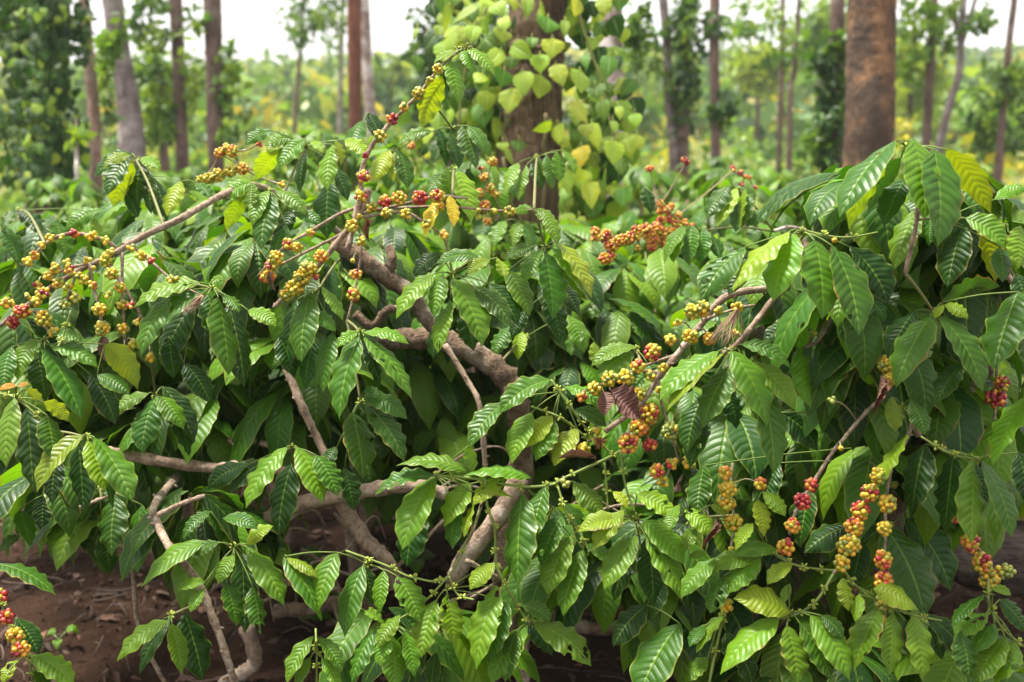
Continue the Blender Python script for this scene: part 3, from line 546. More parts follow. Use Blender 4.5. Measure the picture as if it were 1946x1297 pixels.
for line in SH.strip().splitlines():
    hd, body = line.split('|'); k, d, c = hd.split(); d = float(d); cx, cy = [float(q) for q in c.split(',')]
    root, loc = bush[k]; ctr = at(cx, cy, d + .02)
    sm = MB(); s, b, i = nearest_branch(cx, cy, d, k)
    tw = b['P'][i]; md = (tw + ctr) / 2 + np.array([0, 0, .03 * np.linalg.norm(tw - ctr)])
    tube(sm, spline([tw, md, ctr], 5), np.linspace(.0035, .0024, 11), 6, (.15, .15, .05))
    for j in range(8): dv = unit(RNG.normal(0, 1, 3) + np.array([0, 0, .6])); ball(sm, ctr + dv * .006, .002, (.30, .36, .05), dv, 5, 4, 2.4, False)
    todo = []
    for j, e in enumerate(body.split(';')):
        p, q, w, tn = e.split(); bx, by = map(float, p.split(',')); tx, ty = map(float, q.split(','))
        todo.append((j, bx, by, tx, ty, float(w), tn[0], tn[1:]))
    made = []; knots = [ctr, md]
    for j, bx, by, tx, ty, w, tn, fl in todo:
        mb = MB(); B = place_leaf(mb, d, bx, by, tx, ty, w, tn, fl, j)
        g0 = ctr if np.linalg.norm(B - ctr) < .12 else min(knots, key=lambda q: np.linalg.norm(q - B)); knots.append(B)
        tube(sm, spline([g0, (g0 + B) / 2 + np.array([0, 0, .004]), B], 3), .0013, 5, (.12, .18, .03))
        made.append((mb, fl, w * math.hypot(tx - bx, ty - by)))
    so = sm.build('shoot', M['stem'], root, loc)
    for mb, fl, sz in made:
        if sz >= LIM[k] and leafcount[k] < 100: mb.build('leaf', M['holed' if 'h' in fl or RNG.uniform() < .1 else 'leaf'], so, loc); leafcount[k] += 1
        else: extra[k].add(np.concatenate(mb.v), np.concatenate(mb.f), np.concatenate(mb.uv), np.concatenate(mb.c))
for line in DEAD.splitlines():
    k, d, p, q, w = line.split(); d = float(d); bx, by = map(float, p.split(',')); tx, ty = map(float, q.split(',')); w = float(w)
    root, loc = bush[k]; s, b, i = nearest_branch(bx, by, d, k); mb = MB(); B, T = at(bx, by, d), at(tx, ty, d - .02)
    leaf(mb, B, T, w / FPX * d * (1.2 if w > 20 else 2.2), -CF + np.array([.2, 0, .3]), TONE['n'], rows=20, cols=10, fold=.6 if w > 20 else 1.25, wave=.3, curl=-.5 if w > 20 else -.9, twist=.8)
    tube(mb, [b['P'][i], B], .001, 4, TONE['n'])
    tag(mb.build('dead_leaf', M['dry'], b['o'], loc), 'dry brown curled leaf')
def cherries(text, deflt):
    for line in text.strip().splitlines():
        z, *items = line.split()
        for it in items:
            x, y, r, mix = it.split(','); px, py = zf(z, float(x), float(y)); rp = float(r) / (4.8 if z == 'Z' else 2.948)
            yield px, py, rp, mix
for px, py, rp, mix in cherries(CH, 2.2):
    s, b, i = nearest_branch(px, py, None)
    if s > 45: s, b, i = nearest_branch(px, py, 2.15)
    d = b['px'][i][2] - .028 if b['mt'] not in ('gnarl', 'pale') else 2.2
    root, loc = bush[b['k']]; mb = MB(); c = at(px, py, d)
    cluster_mesh(mb, c, rp / FPX * d * 1.03, mix)
    if s > 8: tube(mb, spline([b['P'][i], (b['P'][i] + c) / 2 + np.array([0, 0, .01]), c], 3), .0015, 5, (.2, .17, .08))
    mb.build('cherry_cluster' if rp > 5 else 'cherry', M['cherry'], b['o'], loc)
for k, lab, c0, ends, dd in [('R', 'tuft of dry brown grass stuck on the branch', (1402, 588), (1345, 1412, 640, 662), 2.0), ('L', 'dried pinkish brown sprig', (384, 562), (342, 366, 585, 600), 2.2)]:
    s_, b, i = nearest_branch(*c0, dd, k); root, loc = bush[k]; mb = MB(); c = at(*c0, dd)
    for j in range(26):
        e = at(RNG.uniform(ends[0], ends[1]), RNG.uniform(ends[2], ends[3]), dd + RNG.normal(0, .015)); tube(mb, spline([c, (c + e) / 2 + RNG.normal(0, .006, 3), e], 3), np.linspace(.0011, .0005, 7), 4, np.array([.34, .22, .15]) * RNG.uniform(.5, 1.2))
    tube(mb, [b['P'][i], c], .0012, 4, (.3, .2, .14)); tag(mb.build('dry_tuft', M['litter'], b['o'], loc), lab)
# inner leaves behind the listed ones
def inside(x, y, poly):
    c = False; n = len(poly)
    for i in range(n):
        (x1, y1), (x2, y2) = poly[i], poly[i - 1]
        if (y1 > y) != (y2 > y) and x < (x2 - x1) * (y - y1) / (y2 - y1 + 1e-9) + x1: c = not c
    return c
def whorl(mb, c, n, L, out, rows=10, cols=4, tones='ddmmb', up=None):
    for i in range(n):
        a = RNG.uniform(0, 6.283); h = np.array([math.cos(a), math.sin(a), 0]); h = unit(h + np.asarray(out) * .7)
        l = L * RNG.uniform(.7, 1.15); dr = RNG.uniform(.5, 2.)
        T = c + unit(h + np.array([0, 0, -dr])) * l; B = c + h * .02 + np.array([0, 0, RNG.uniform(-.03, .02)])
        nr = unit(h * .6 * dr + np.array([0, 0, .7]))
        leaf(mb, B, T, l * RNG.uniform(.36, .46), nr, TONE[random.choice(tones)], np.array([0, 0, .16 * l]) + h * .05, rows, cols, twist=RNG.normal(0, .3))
FILL = [('L', 2.5, 3.0, 95, [(0, 560), (250, 480), (420, 400), (640, 470), (680, 700), (560, 800), (430, 800), (250, 880), (0, 960)]),
        ('L', 2.9, 3.6, 40, [(0, 420), (640, 380), (660, 760), (430, 800), (0, 900)]),
        ('C', 3.0, 3.6, 60, [(640, 420), (1100, 480), (1180, 640), (1130, 700), (1000, 640), (860, 600), (700, 560)]),
        ('C', 3.1, 3.9, 60, [(620, 700), (1000, 680), (1200, 900), (1000, 980), (900, 940), (620, 880)]),
        ('R', 2.45, 3.0, 75, [(1280, 640), (1420, 500), (1640, 420), (1950, 400), (1950, 900), (1760, 980), (1560, 1000), (1300, 1000), (1180, 800)]),
        ('R', 3.0, 3.7, 50, [(1150, 480), (1950, 440), (1950, 900), (1500, 1000), (1200, 900)]),
        ('R', 2.08, 2.4, 22, [(1560, 330), (1620, 300), (1880, 310), (1950, 420), (1950, 640), (1640, 640), (1560, 480)]),
        ('R', 2.2, 2.6, 14, [(1560, 680), (1950, 600), (1950, 880), (1640, 900)]),
        ('L', 2.3, 2.6, 9, [(60, 880), (330, 880), (520, 940), (500, 1060), (330, 1000), (180, 960)]),
        ('S', 2.2, 2.5, 5, [(600, 1080), (760, 1080), (900, 1160), (900, 1220), (700, 1240), (620, 1180)]),
        ('S', 2.25, 2.6, 10, [(980, 960), (1280, 960), (1300, 1120), (1180, 1100), (1040, 1040)]),
        ('S', 2.35, 2.7, 26, [(1280, 900), (1420, 1000), (1640, 1060), (1900, 1150), (1900, 1290), (1400, 1290), (1220, 1120)])]
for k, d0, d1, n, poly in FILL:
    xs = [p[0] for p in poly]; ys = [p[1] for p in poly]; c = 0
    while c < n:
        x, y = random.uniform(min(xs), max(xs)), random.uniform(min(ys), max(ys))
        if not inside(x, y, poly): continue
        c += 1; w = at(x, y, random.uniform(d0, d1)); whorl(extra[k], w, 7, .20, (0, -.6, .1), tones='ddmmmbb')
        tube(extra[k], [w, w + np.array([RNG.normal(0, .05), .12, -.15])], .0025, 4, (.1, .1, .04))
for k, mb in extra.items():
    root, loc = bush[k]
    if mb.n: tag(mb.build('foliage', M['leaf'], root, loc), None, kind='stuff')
# ------------------------------------------------------------------ coffee bushes in the rows behind
WV = []
for i in range(7):
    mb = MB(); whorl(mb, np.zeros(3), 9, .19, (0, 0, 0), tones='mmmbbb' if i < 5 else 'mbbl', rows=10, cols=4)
    tube(mb, [(0, 0, .02), (0, .02, -.1), (.02, .05, -.25)], [.003, .004, .005], 5, (.1, .12, .04)); WV.append(mb)
WM = []
for i, mb in enumerate(WV):
    o = mb.build('leaf_cluster', M['leaf']); WM.append(o.data); bpy.data.objects.remove(o)
MIDS = [ # px, top y, depth, width m, clusters, label
 (60, 395, 3.9, 1.0, 26, 'blurred coffee bush at the left edge in front of the vine covered tree'),
 (330, 335, 3.7, .9, 22, 'coffee bush behind the long bare fruiting branch, below the two dark trunks'),
 (560, 235, 4.4, .9, 24, 'coffee bush with the highest blurred tip between left trunks and red trunk'),
 (720, 255, 4.0, .8, 22, 'coffee bush in front of the red brown trunk, beside the cherry twig'),
 (900, 290, 3.6, .9, 26, 'coffee bush at the left foot of the pepper covered trunk'),
 (1090, 400, 3.6, .8, 20, 'coffee bush directly below the hanging pepper leaves'),
 (1250, 400, 3.9, .8, 22, 'coffee bush with orange cherries right of the pepper vine'),
 (1420, 345, 4.0, .9, 24, 'coffee bush with red cherries left of the big orange brown trunk'),
 (1330, 275, 5.6, 1.1, 26, 'pale green coffee bush further back beyond the orange cherries'),
 (1560, 335, 4.6, .9, 22, 'coffee bush just left of the base of the big orange brown trunk'),
 (1890, 375, 3.4, .8, 20, 'coffee bush at the right edge behind the tall glossy bush'),
 (1800, 350, 5.2, 1., 22, 'coffee bush behind the glossy bush, right of the big orange brown trunk'),
 (170, 350, 5.6, 1.2, 28, 'coffee bush at the foot of the slim pinkish trunk'),
 (20, 345, 6.2, 1.2, 26, 'coffee bush under the curtain of vine leaves at the left'),
 (440, 300, 6.0, 1.1, 24, 'far coffee bush at the feet of the two dark trunks'),
 (680, 240, 6.5, 1.1, 24, 'far coffee bush in front of the red and white trunks'),
 (1200, 300, 6.2, 1.1, 26, 'far coffee bush right of the pepper vine near the pale trunk'),
 (230, 390, 3.4, .9, 24, 'coffee bush between the left edge and the bare fruiting branch, half hidden'),
 (480, 330, 3.6, .8, 22, 'coffee bush hidden behind the upper left leaves beside orange cherries'),
 (640, 330, 3.3, .8, 20, 'coffee bush behind the fork of the cherry twigs'),
 (1010, 380, 3.4, .8, 22, 'coffee bush filling the gap below the pepper covered trunk'),
 (1190, 450, 3.3, .8, 22, 'coffee bush below the orange cherry strings right of the middle'),
 (1540, 370, 3.6, .8, 22, 'coffee bush left of the big glossy drooping leaves'),
 (1680, 330, 5.8, 1.1, 24, 'far coffee bush wrapped round the base of the thickest trunk'),
 (1920, 340, 6.6, 1.3, 26, 'far coffee bush at the right edge below the slim leaning trunk'),
 (1800, 320, 8.2, 1.4, 24, 'farthest coffee bush below the forked grey tree'),
 (880, 300, 5.2, 1.0, 24, 'coffee bush left behind the support trunk of the pepper vine'),
 (320, 310, 7.4, 1.4, 26, 'far coffee bush below the leaning grey trunk'),
 (1390, 300, 8.0, 1.4, 26, 'far coffee bush at the foot of the straight dark trunk with tufts'),
 (1470, 315, 6.8, 1.2, 26, 'far coffee bush below the two thin dark stems'),
]
def mid_bush(px, ty, d, wid, n, lab):
    ty -= 22 if px < 260 else 8
    top = at(px, ty, d); h = max(.7, top[2]); loc = np.array([top[0], top[1] + wid * .3, 0]); root = empty('coffee_bush', loc, lab, 'coffee bush', 'coffee bushes in the rows behind')
    mb = MB()
    for i in range(4):
        a = RNG.uniform(0, 6.28); e = np.array([math.cos(a) * wid * .35, math.sin(a) * wid * .3, h * .8]); tube(mb, spline([np.array([0, 0, -.05]), e * np.array([.3, .3, .5]), e], 5), np.linspace(.022, .006, 11), 7, (.2, .1, .1), .06)
    mb.build('trunk', M['bark'], root)
    for i in range(n):
        a = RNG.uniform(0, 6.283); q = RNG.uniform(0, 1) ** .7; rr = wid * .62 * q
        z = h * (1 - .33 * q ** 2) - RNG.uniform(0, .12) - (RNG.uniform(0, .5) if i % 3 == 0 else 0)
        o = bpy.data.objects.new('leaf_cluster', WM[RNG.integers(0, 7)]); COL.objects.link(o); o.parent = root
        o.location = (rr * math.cos(a), rr * math.sin(a), z - .04); s = RNG.uniform(.85, 1.15); o.scale = (s, s, s)
        o.rotation_euler = (RNG.normal(0, .2) - .25 * math.sin(a) * q, RNG.normal(0, .2) + .25 * math.cos(a) * q, RNG.uniform(0, 6.28))
    return root, loc
mids = [(m, *mid_bush(*m)) for m in MIDS]
ALLB = list(cherries(CHB, 3.2)); ALLB += [(a + random.uniform(-22, 22), b + random.uniform(-8, 22), c * .9, e) for a, b, c, e in ALLB if a > 1000]
strung = []
for px, py, rp, mix in ALLB:
    c = min(mids, key=lambda m: abs(m[0][0] - px) + 40 * abs(m[0][2] - 3.6)); d = c[0][2] - .55 if px > 500 else 2.9
    if px < 500 or 545 > px > 480: d = 2.75
    p = at(px, py, d); mb = MB(); cluster_mesh(mb, p, rp / FPX * d, mix, .0048)
    near = [q for q in strung if np.linalg.norm(q - p) < .28]; q = min(near, key=lambda z: np.linalg.norm(z - p)) if near else p + np.array([.04, .25, -.06])
    tube(mb, spline([p, (p + q) / 2 + np.array([0, .01, -.006]), q], 4), .0022, 5, (.25, .18, .1)); strung.append(p)
    mb.build('cherry_cluster', M['cherry'], c[1], c[2])
# ------------------------------------------------------------------ trees
def trunk_mesh(pts, r, d, seg=8, lump=.04, sides=14):
    P = spline([at(x, y, dd) for x, y, dd in pts], seg); return P
def trunk_tree(name, pts, w0, w1, d, bark, label, tones=None, sprays=(), crown=True, up=1., vine=None, lump=.03, group='shade trees standing behind the coffee', forks=()):
    # pts are photo pixels from the top of the frame down; the trunk is carried on above the frame and down to the ground
    P = np.array([at(x, y, d) for x, y in pts])[::-1]                          # bottom to top
    dirv = unit(P[0] - P[-1]); b = P[0] + (P[0] - P[1]) / np.linalg.norm(P[0] - P[1]) * .0
    g0 = np.array([P[0][0] + dirv[0] * .3, P[0][1], -.1]); topdir = unit(P[-1] - P[-2]); T = P[-1] + topdir * 2.2 * up; T2 = T + unit(topdir + np.array([.05, .1, .2])) * 2.4 * up
    Q = spline([g0, *P, T, T2], 7); n = len(Q)
    rb, rt = w1 / 2 / FPX * d, w0 / 2 / FPX * d
    z = Q[:, 2]; r = np.interp(z, [-.1, .25, P[0][2], P[-1][2], T2[2]], [rb * 1.5, rb * 1.15, rb, rt, rt * .6])
    root = empty(name, g0 + np.array([0, 0, .1]), label, 'tree', group); o_ = g0 + np.array([0, 0, .1])
    mb = MB(); tube(mb, spline(Q, 3), np.interp(np.linspace(0, 1, (n - 1) * 3 + 1), np.linspace(0, 1, n), r), 20, (.2, .2, .2), lump)
    for f in forks:
        F = spline([at(x, y, d) for x, y in f], 6); tube(mb, F, np.linspace(rt, rt * .5, len(F)), 8, (.2, .2, .2), lump)
    mb.build('trunk', M[bark], root, o_)
    tones = tones or [TONE['m'], TONE['b'], (.05, .13, .03)]
    if sprays or (crown and d > 10):
        cb = MB()
        if crown and d > 10: leafcloud(cb, T2 + np.array([0, 0, .6]), (1.5, 1.5, 1.0), 420, .2, tones)
        for x, y, rx, ry, m in sprays:
            c = at(x, y, d - .1); leafcloud(cb, c, (rx / FPX * d, rx / FPX * d * .8, ry / FPX * d), int(m * .9), .06 + .004 * d, tones)
        cb.build('crown', M['foliage'], root, o_)
    return root, Q, r, o_
DG = [(.025, .07, .015), (.045, .11, .02), (.08, .16, .025)]; MG = [(.06, .14, .025), (.10, .20, .03), (.15, .25, .035)]; YG = [(.17, .26, .03), (.22, .30, .035), (.12, .21, .03)]
tl = trunk_tree('vine_covered_tree', [(62, -20), (66, 160), (72, 340)], 46, 50, 8., 'b_brown', 'dark trunk at the left edge wrapped from top to foot in climbing vine leaves', DG, [(20, 30, 60, 60, 160), (140, 40, 40, 70, 120)])
trunk_tree('shade_tree', [(158, -20), (168, 100), (178, 200), (184, 350)], 21, 25, 9., 'b_pink', 'slim pinkish brown trunk right of the vine covered tree', MG, [(212, 150, 22, 90, 110), (215, 60, 20, 50, 60)])
trunk_tree('shade_tree', [(212, -20), (226, 90), (246, 200), (258, 300)], 38, 42, 11., 'b_grey', 'leaning grey trunk with a knot low down, behind the slim pinkish trunk', MG, [(280, 30, 40, 50, 160), (215, 90, 20, 40, 40)])
trunk_tree('shade_tree', [(222, 120), (228, 210), (232, 300)], 9, 11, 13., 'b_pale', 'thin pale stem close against the leaning grey trunk', MG, [(230, 120, 24, 30, 60)])
trunk_tree('shade_tree', [(333, -20), (340, 120), (347, 300)], 25, 24, 12., 'b_brown', 'brown trunk with leafy climbers between the grey trunk and the broken one', MG, [(360, 130, 26, 110, 170), (290, 110, 30, 40, 90), (300, 200, 32, 60, 220), (300, 30, 40, 40, 90)])
trunk_tree('shade_tree', [(403, -20), (407, 120), (411, 300)], 34, 30, 11., 'b_brown', 'thicker dark brown trunk left of the open sky gap', MG, [(440, 210, 30, 80, 170), (435, 110, 30, 50, 50), (385, 60, 20, 40, 40)])
trunk_tree('young_tree', [(573, 60), (568, 130), (560, 240)], 7, 9, 22., 'b_brown', 'small slender tree standing in the open gap of bright sky', MG, [(575, 25, 36, 50, 320), (560, 70, 26, 24, 120)])
trunk_tree('young_tree', [(650, 60), (648, 130), (646, 250)], 8, 10, 25., 'b_grey', 'thin grey tree just left of the red brown trunk', MG, [(628, 40, 34, 60, 340)])
trunk_tree('shade_tree', [(673, -20), (674, 120), (676, 270)], 27, 26, 13., 'b_red', 'straight red brown trunk left of the cherry twig', DG, [])
trunk_tree('shade_tree', [(690, -20), (697, 110), (706, 250)], 22, 20, 14., 'b_pale', 'white mottled trunk touching the red brown trunk', DG, [])
trunk_tree('shade_tree', [(1160, -20), (1160, 80), (1166, 260)], 46, 42, 8., 'b_pale', 'stout pale mottled trunk behind the right side of the pepper vine', DG, [(1200, 60, 30, 60, 120)])
trunk_tree('shade_tree', [(1258, -20), (1267, 80), (1270, 180), (1280, 300)], 17, 18, 13., 'b_grey', 'crooked slim grey trunk right of the pepper vine', MG, [(1225, 90, 36, 60, 240), (1290, 150, 30, 60, 160)])
trunk_tree('shade_tree', [(1308, -20), (1300, 130), (1296, 290)], 24, 26, 13., 'b_brown', 'dark trunk hidden in climbers between two slim trunks', DG, [(1302, 60, 28, 70, 420), (1298, 190, 26, 90, 420)])
trunk_tree('shade_tree', [(1358, -20), (1357, 120), (1360, 270)], 19, 19, 12., 'b_brown', 'straight dark trunk with small leafy tuft low on its right side', DG, [(1372, 210, 26, 34, 130), (1330, 30, 50, 40, 130)])
trunk_tree('young_tree', [(1488, -20), (1486, 120), (1480, 310)], 9, 11, 16., 'b_brown', 'left one of two thin dark stems left of the big trunk', MG, [(1440, 40, 70, 40, 360), (1470, 100, 40, 40, 130)])
trunk_tree('young_tree', [(1520, -20), (1510, 130), (1502, 180), (1498, 330)], 8, 11, 14., 'b_brown', 'right one of two thin dark stems, kinked half way up', MG, [(1535, 90, 36, 30, 130)])
trunk_tree('vine_covered_tree', [(1592, -20), (1590, 130), (1588, 310)], 26, 28, 9.5, 'b_brown', 'dark ivy clad trunk tucked behind the left side of the big orange trunk', DG, [(1580, 110, 32, 60, 360), (1578, 230, 36, 80, 520)])
trunk_tree('shade_tree', [(1657, -20), (1654, 120), (1650, 300)], 90, 92, 7.5, 'b_orange', 'thickest trunk, orange brown with dark patches, standing at the right', MG, [], lump=.015)
trunk_tree('shade_tree', [(1776, -20), (1768, 120), (1760, 280)], 15, 17, 14., 'b_brown', 'dark straight trunk first to the right of the thickest trunk', MG, [(1730, 40, 50, 40, 240), (1790, 60, 30, 50, 160), (1740, 120, 30, 40, 120)])
trunk_tree('forked_tree', [(1826, 80), (1822, 140), (1805, 200), (1785, 285)], 13, 15, 13., 'b_grey', 'leaning grey tree forking in two right of the dark straight trunk', MG, [(1830, 30, 60, 30, 160)], forks=[[(1826, 80), (1816, 40), (1812, -30)], [(1824, 90), (1840, 45), (1862, -30)]])
trunk_tree('shade_tree', [(1930, -20), (1915, 110), (1896, 330)], 12, 15, 13., 'b_brown', 'slim leaning trunk at the right edge', MG, [(1940, 160, 34, 50, 300), (1890, 170, 30, 40, 120)])
trunk_tree('sapling', [(145, 255), (146, 300), (149, 372)], 7, 8, 7., 'b_pale', 'bare pale forked sapling between the vine covered tree and the pinkish trunk', YG, [(143, 262, 18, 8, 26)], crown=False, up=.02)
# vine on the left tree
def vine_leaf(mb, bx, by, tx, ty, w, d, tone, tilt=None):
    B, T = at(bx, by, d), at(tx, ty, d - .02); m = (B + T) / 2; n = unit(unit(CAM - m) + RNG.normal(0, .42, 3) + np.array([0, 0, .25]))
    leaf(mb, B, T, w / FPX * d * 1.3, n, TONE[tone], -CF * .012, 12, 8, True, fold=RNG.uniform(.05, .35), wave=.05, curl=.15)
vr = empty('climbing_vine', tl[3], 'climbing vine with dark and yellow green leaves covering the tree at the left edge', 'climbing vine')
mb = MB(); tube(mb, tl[1][:14] + np.array([.03, -.12, 0]), .018, 6, (.12, .1, .06)); mb.build('vine_stem', M['litter'], vr, tl[3])
mb = MB()
for i in range(1900):
    y = RNG.uniform(-120, 345); hw = 62 + 18 * math.sin(y * .03); x = 72 + RNG.normal(0, .55) * hw; x = min(max(x, -70), 165); s = RNG.uniform(11, 25)
    vine_leaf(mb, x, y, x + RNG.normal(0, 6), y + s, s * .75, 7.8 + RNG.uniform(-.35, .35) + .3 * abs(x - 72) / 70, random.choice('dddmmdddmqqd'), None)
tag(mb.build('foliage', M['pepper'], vr, tl[3]), None, kind='stuff')
# pepper vine on its support tree
PD = 4.5
pt = trunk_tree('support_tree', [(1024, -20), (1014, 120), (1006, 270), (1000, 420)], 112, 122, PD, 'b_pepper', 'thick fissured brown trunk carrying the pepper vine in the middle', MG, [], lump=.03, group=None)
pv = empty('pepper_vine', pt[3], 'pepper vine with pale heart shaped leaves climbing the middle trunk', 'climbing vine')
PL = '''820,0,820,50,90,p 940,-20,970,70,110,p 1040,-10,1035,115,60,q 1110,40,1125,135,105,p 1155,105,1150,190,125,g 1320,-10,1300,95,110,p 1460,-10,1475,95,75,q 1250,120,1245,220,45,q 740,150,720,245,80,p 900,170,900,245,95,p 800,215,860,280,110,g 1065,215,1065,275,60,g 1180,225,1175,330,110,p 1110,315,1110,415,95,p 960,260,1070,330,90,p 890,290,800,390,80,p 950,320,945,395,80,g 1200,370,1240,490,85,p 1010,410,1025,540,95,p 1115,435,1100,555,115,p 1335,405,1340,525,125,p 950,505,930,640,115,p 910,400,890,490,110,g 790,420,740,465,70,p 1360,310,1370,395,50,g 1500,320,1480,450,80,g 1540,320,1550,390,50,d 1290,580,1380,700,70,p 1460,570,1470,690,70,g 1550,600,1560,680,40,p 1520,680,1535,760,40,p 1400,700,1440,850,65,p 1360,700,1370,780,70,p 1170,700,1065,735,60,q 1210,705,1215,815,75,p 1340,830,1335,945,100,y 1520,800,1520,930,105,p 1600,780,1620,895,95,p 1650,760,1670,850,70,p 1300,960,1370,1020,80,p 1250,950,1270,1100,75,p 1390,1030,1400,1175,90,p 1580,1060,1570,1165,100,g 1480,980,1450,1070,80,g 1260,1200,1265,1297,75,p 1330,1220,1330,1297,60,q 990,790,985,860,70,g 900,800,905,850,60,q 600,40,570,190,55,p 755,30,610,140,45,p 705,160,650,240,60,q 690,250,620,300,50,q 780,120,820,200,80,q 860,20,900,90,90,p 840,330,860,400,90,p 1240,760,1260,830,50,q 1640,640,1650,720,60,q 1560,900,1570,990,60,g 1420,480,1430,560,90,g 640,300,560,340,50,q 420,160,395,240,22,p'''
mb = MB(); st = [pt[1][:18] + np.array([.06, -.135, 0]), pt[1][:18] + np.array([-.09, -.11, 0])]
for s in st: tube(mb, s + RNG.normal(0, .012, s.shape), .008, 6, (.16, .13, .06))
side = spline([at(1085, -30, 4.42), at(1110, 60, 4.4), at(1140, 150, 4.38), at(1165, 260, 4.35), at(1180, 330, 4.35)], 6); tube(mb, side, .005, 5, (.18, .17, .05))
side2 = spline([at(950, -30, 4.4), at(905, 60, 4.4), at(880, 160, 4.4), at(870, 260, 4.4)], 6); tube(mb, side2, .005, 5, (.18, .17, .05))
vs = mb.build('vine_stem', M['stem'], pv, pt[3])
for it in PL.split():
    bx, by, tx, ty, w, tn = it.split(','); p = zf('B', float(bx), float(by)); q = zf('B', float(tx), float(ty)); w = float(w) / 2.948
    mb = MB(); d = 4.34 - .12 * (1 - abs(p[0] - 1010) / 200) + RNG.uniform(-.05, .05)
    vine_leaf(mb, *p, *q, w, d, tn); B = at(*p, d); tube(mb, spline([B, B + np.array([0, .04, .02]), B + np.array([RNG.normal(0, .02), .12, -.02])], 3), .0018, 4, (.3, .36, .1))
    mb.build('leaf', M['pepper'], vs, pt[3])
mb = MB()
for i in range(560):
    if i % 2: x, y = RNG.normal(912, 48), RNG.uniform(-60, 290)
    else: x, y = RNG.normal(1128, 30), RNG.uniform(-60, 440)
    if 975 < x < 1070 and RNG.uniform() < .7: continue
    if x > 1105 and y < 130 and RNG.uniform() < .6: continue
    s = RNG.uniform(24, 44); vine_leaf(mb, x, y, x + RNG.normal(0, 10), y + s, s * .8, 4.5 + RNG.uniform(-.12, .35), random.choice('ddgggqqpq'))
tag(mb.build('foliage', M['pepper'], pv, pt[3]), None, kind='stuff')
# ------------------------------------------------------------------ undergrowth and the far wooded hills
mb = MB()
for i in range(150):
    y = RNG.uniform(11, 34); x = RNG.uniform(-.62, .62) * y; h = RNG.uniform(.25, .95); 
    tn = [YG, MG, MG, DG, [(.28, .28, .04), (.24, .28, .05)]][RNG.integers(0, 5)]
    leafcloud(mb, (x, y, h * .6), (RNG.uniform(.5, 1.2), RNG.uniform(.4, .9), h * .8), 130, .17, tn, 12)
tag(mb.build('undergrowth', M['foliage']), 'yellow green scrub growing behind the coffee rows', 'undergrowth', kind='stuff')
mb = MB()
for i in range(900):
    y = RNG.uniform(34, 135); x = RNG.uniform(-.7, .7) * y; z = float(terrain(np.array(x), np.array(y)))
    h = max(.7, (1.6 + .042 * y * RNG.uniform(.35, 1.) - z) / 1.75); r = RNG.uniform(1.2, 2.6)
    tn = [MG, DG, DG, MG, [(.09, .17, .06), (.12, .20, .08)], [(.17, .22, .06), (.22, .21, .05)]][RNG.integers(0, 6)]
    leafcloud(mb, (x, y, z + h * .75), (r, r, h), 90, .55 + y * .003, tn, 10)
tag(mb.build('forest', M['foliage']), 'hazy mixed woodland covering the far hillside', 'forest', kind='stuff')
# mid distance trees one can tell apart only as bushy crowns
for x, y, d, rx, ry, tn, lab in [(850, 130, 12., 60, 150, DG, 'dark bushy tree seen left of the pepper vine'), (740, 160, 40., 50, 50, YG, 'bright lime tree in the sky gap right of the white trunk'), (300, 190, 16., 46, 80, DG, 'dark rounded tree between the grey and brown trunks'),
                           (1440, 130, 34., 50, 50, YG, 'bright lime tree between straight dark trunk and thin stems'), (1560, 60, 30., 60, 60, MG, 'green crown against the sky left of the big trunk'), (1730, 150, 26., 60, 70, YG, 'light green tree right of the big trunk'), (1900, 230, 18., 60, 60, MG, 'bushy tree low at the right edge'), (1690, 100, 44., 40, 60, MG, 'far green tree just beside the big trunk')]:
    c = at(x, y, d); root = empty('bushy_tree', (c[0], c[1], 0), lab, 'tree', 'bushy trees in the middle distance'); o_ = np.array([c[0], c[1], 0])
    mb = MB(); tube(mb, [o_ - np.array([0, 0, .2]), o_ + np.array([.05, 0, c[2] * .5]), c], [.09, .07, .04], 8, lump=.05); mb.build('trunk', M['b_brown'], root, o_)
    mb = MB(); leafcloud(mb, c, (rx / FPX * d, rx / FPX * d, ry / FPX * d), 1000, .06 + .0065 * d, tn, 20); mb.build('crown', M['foliage'], root, o_)
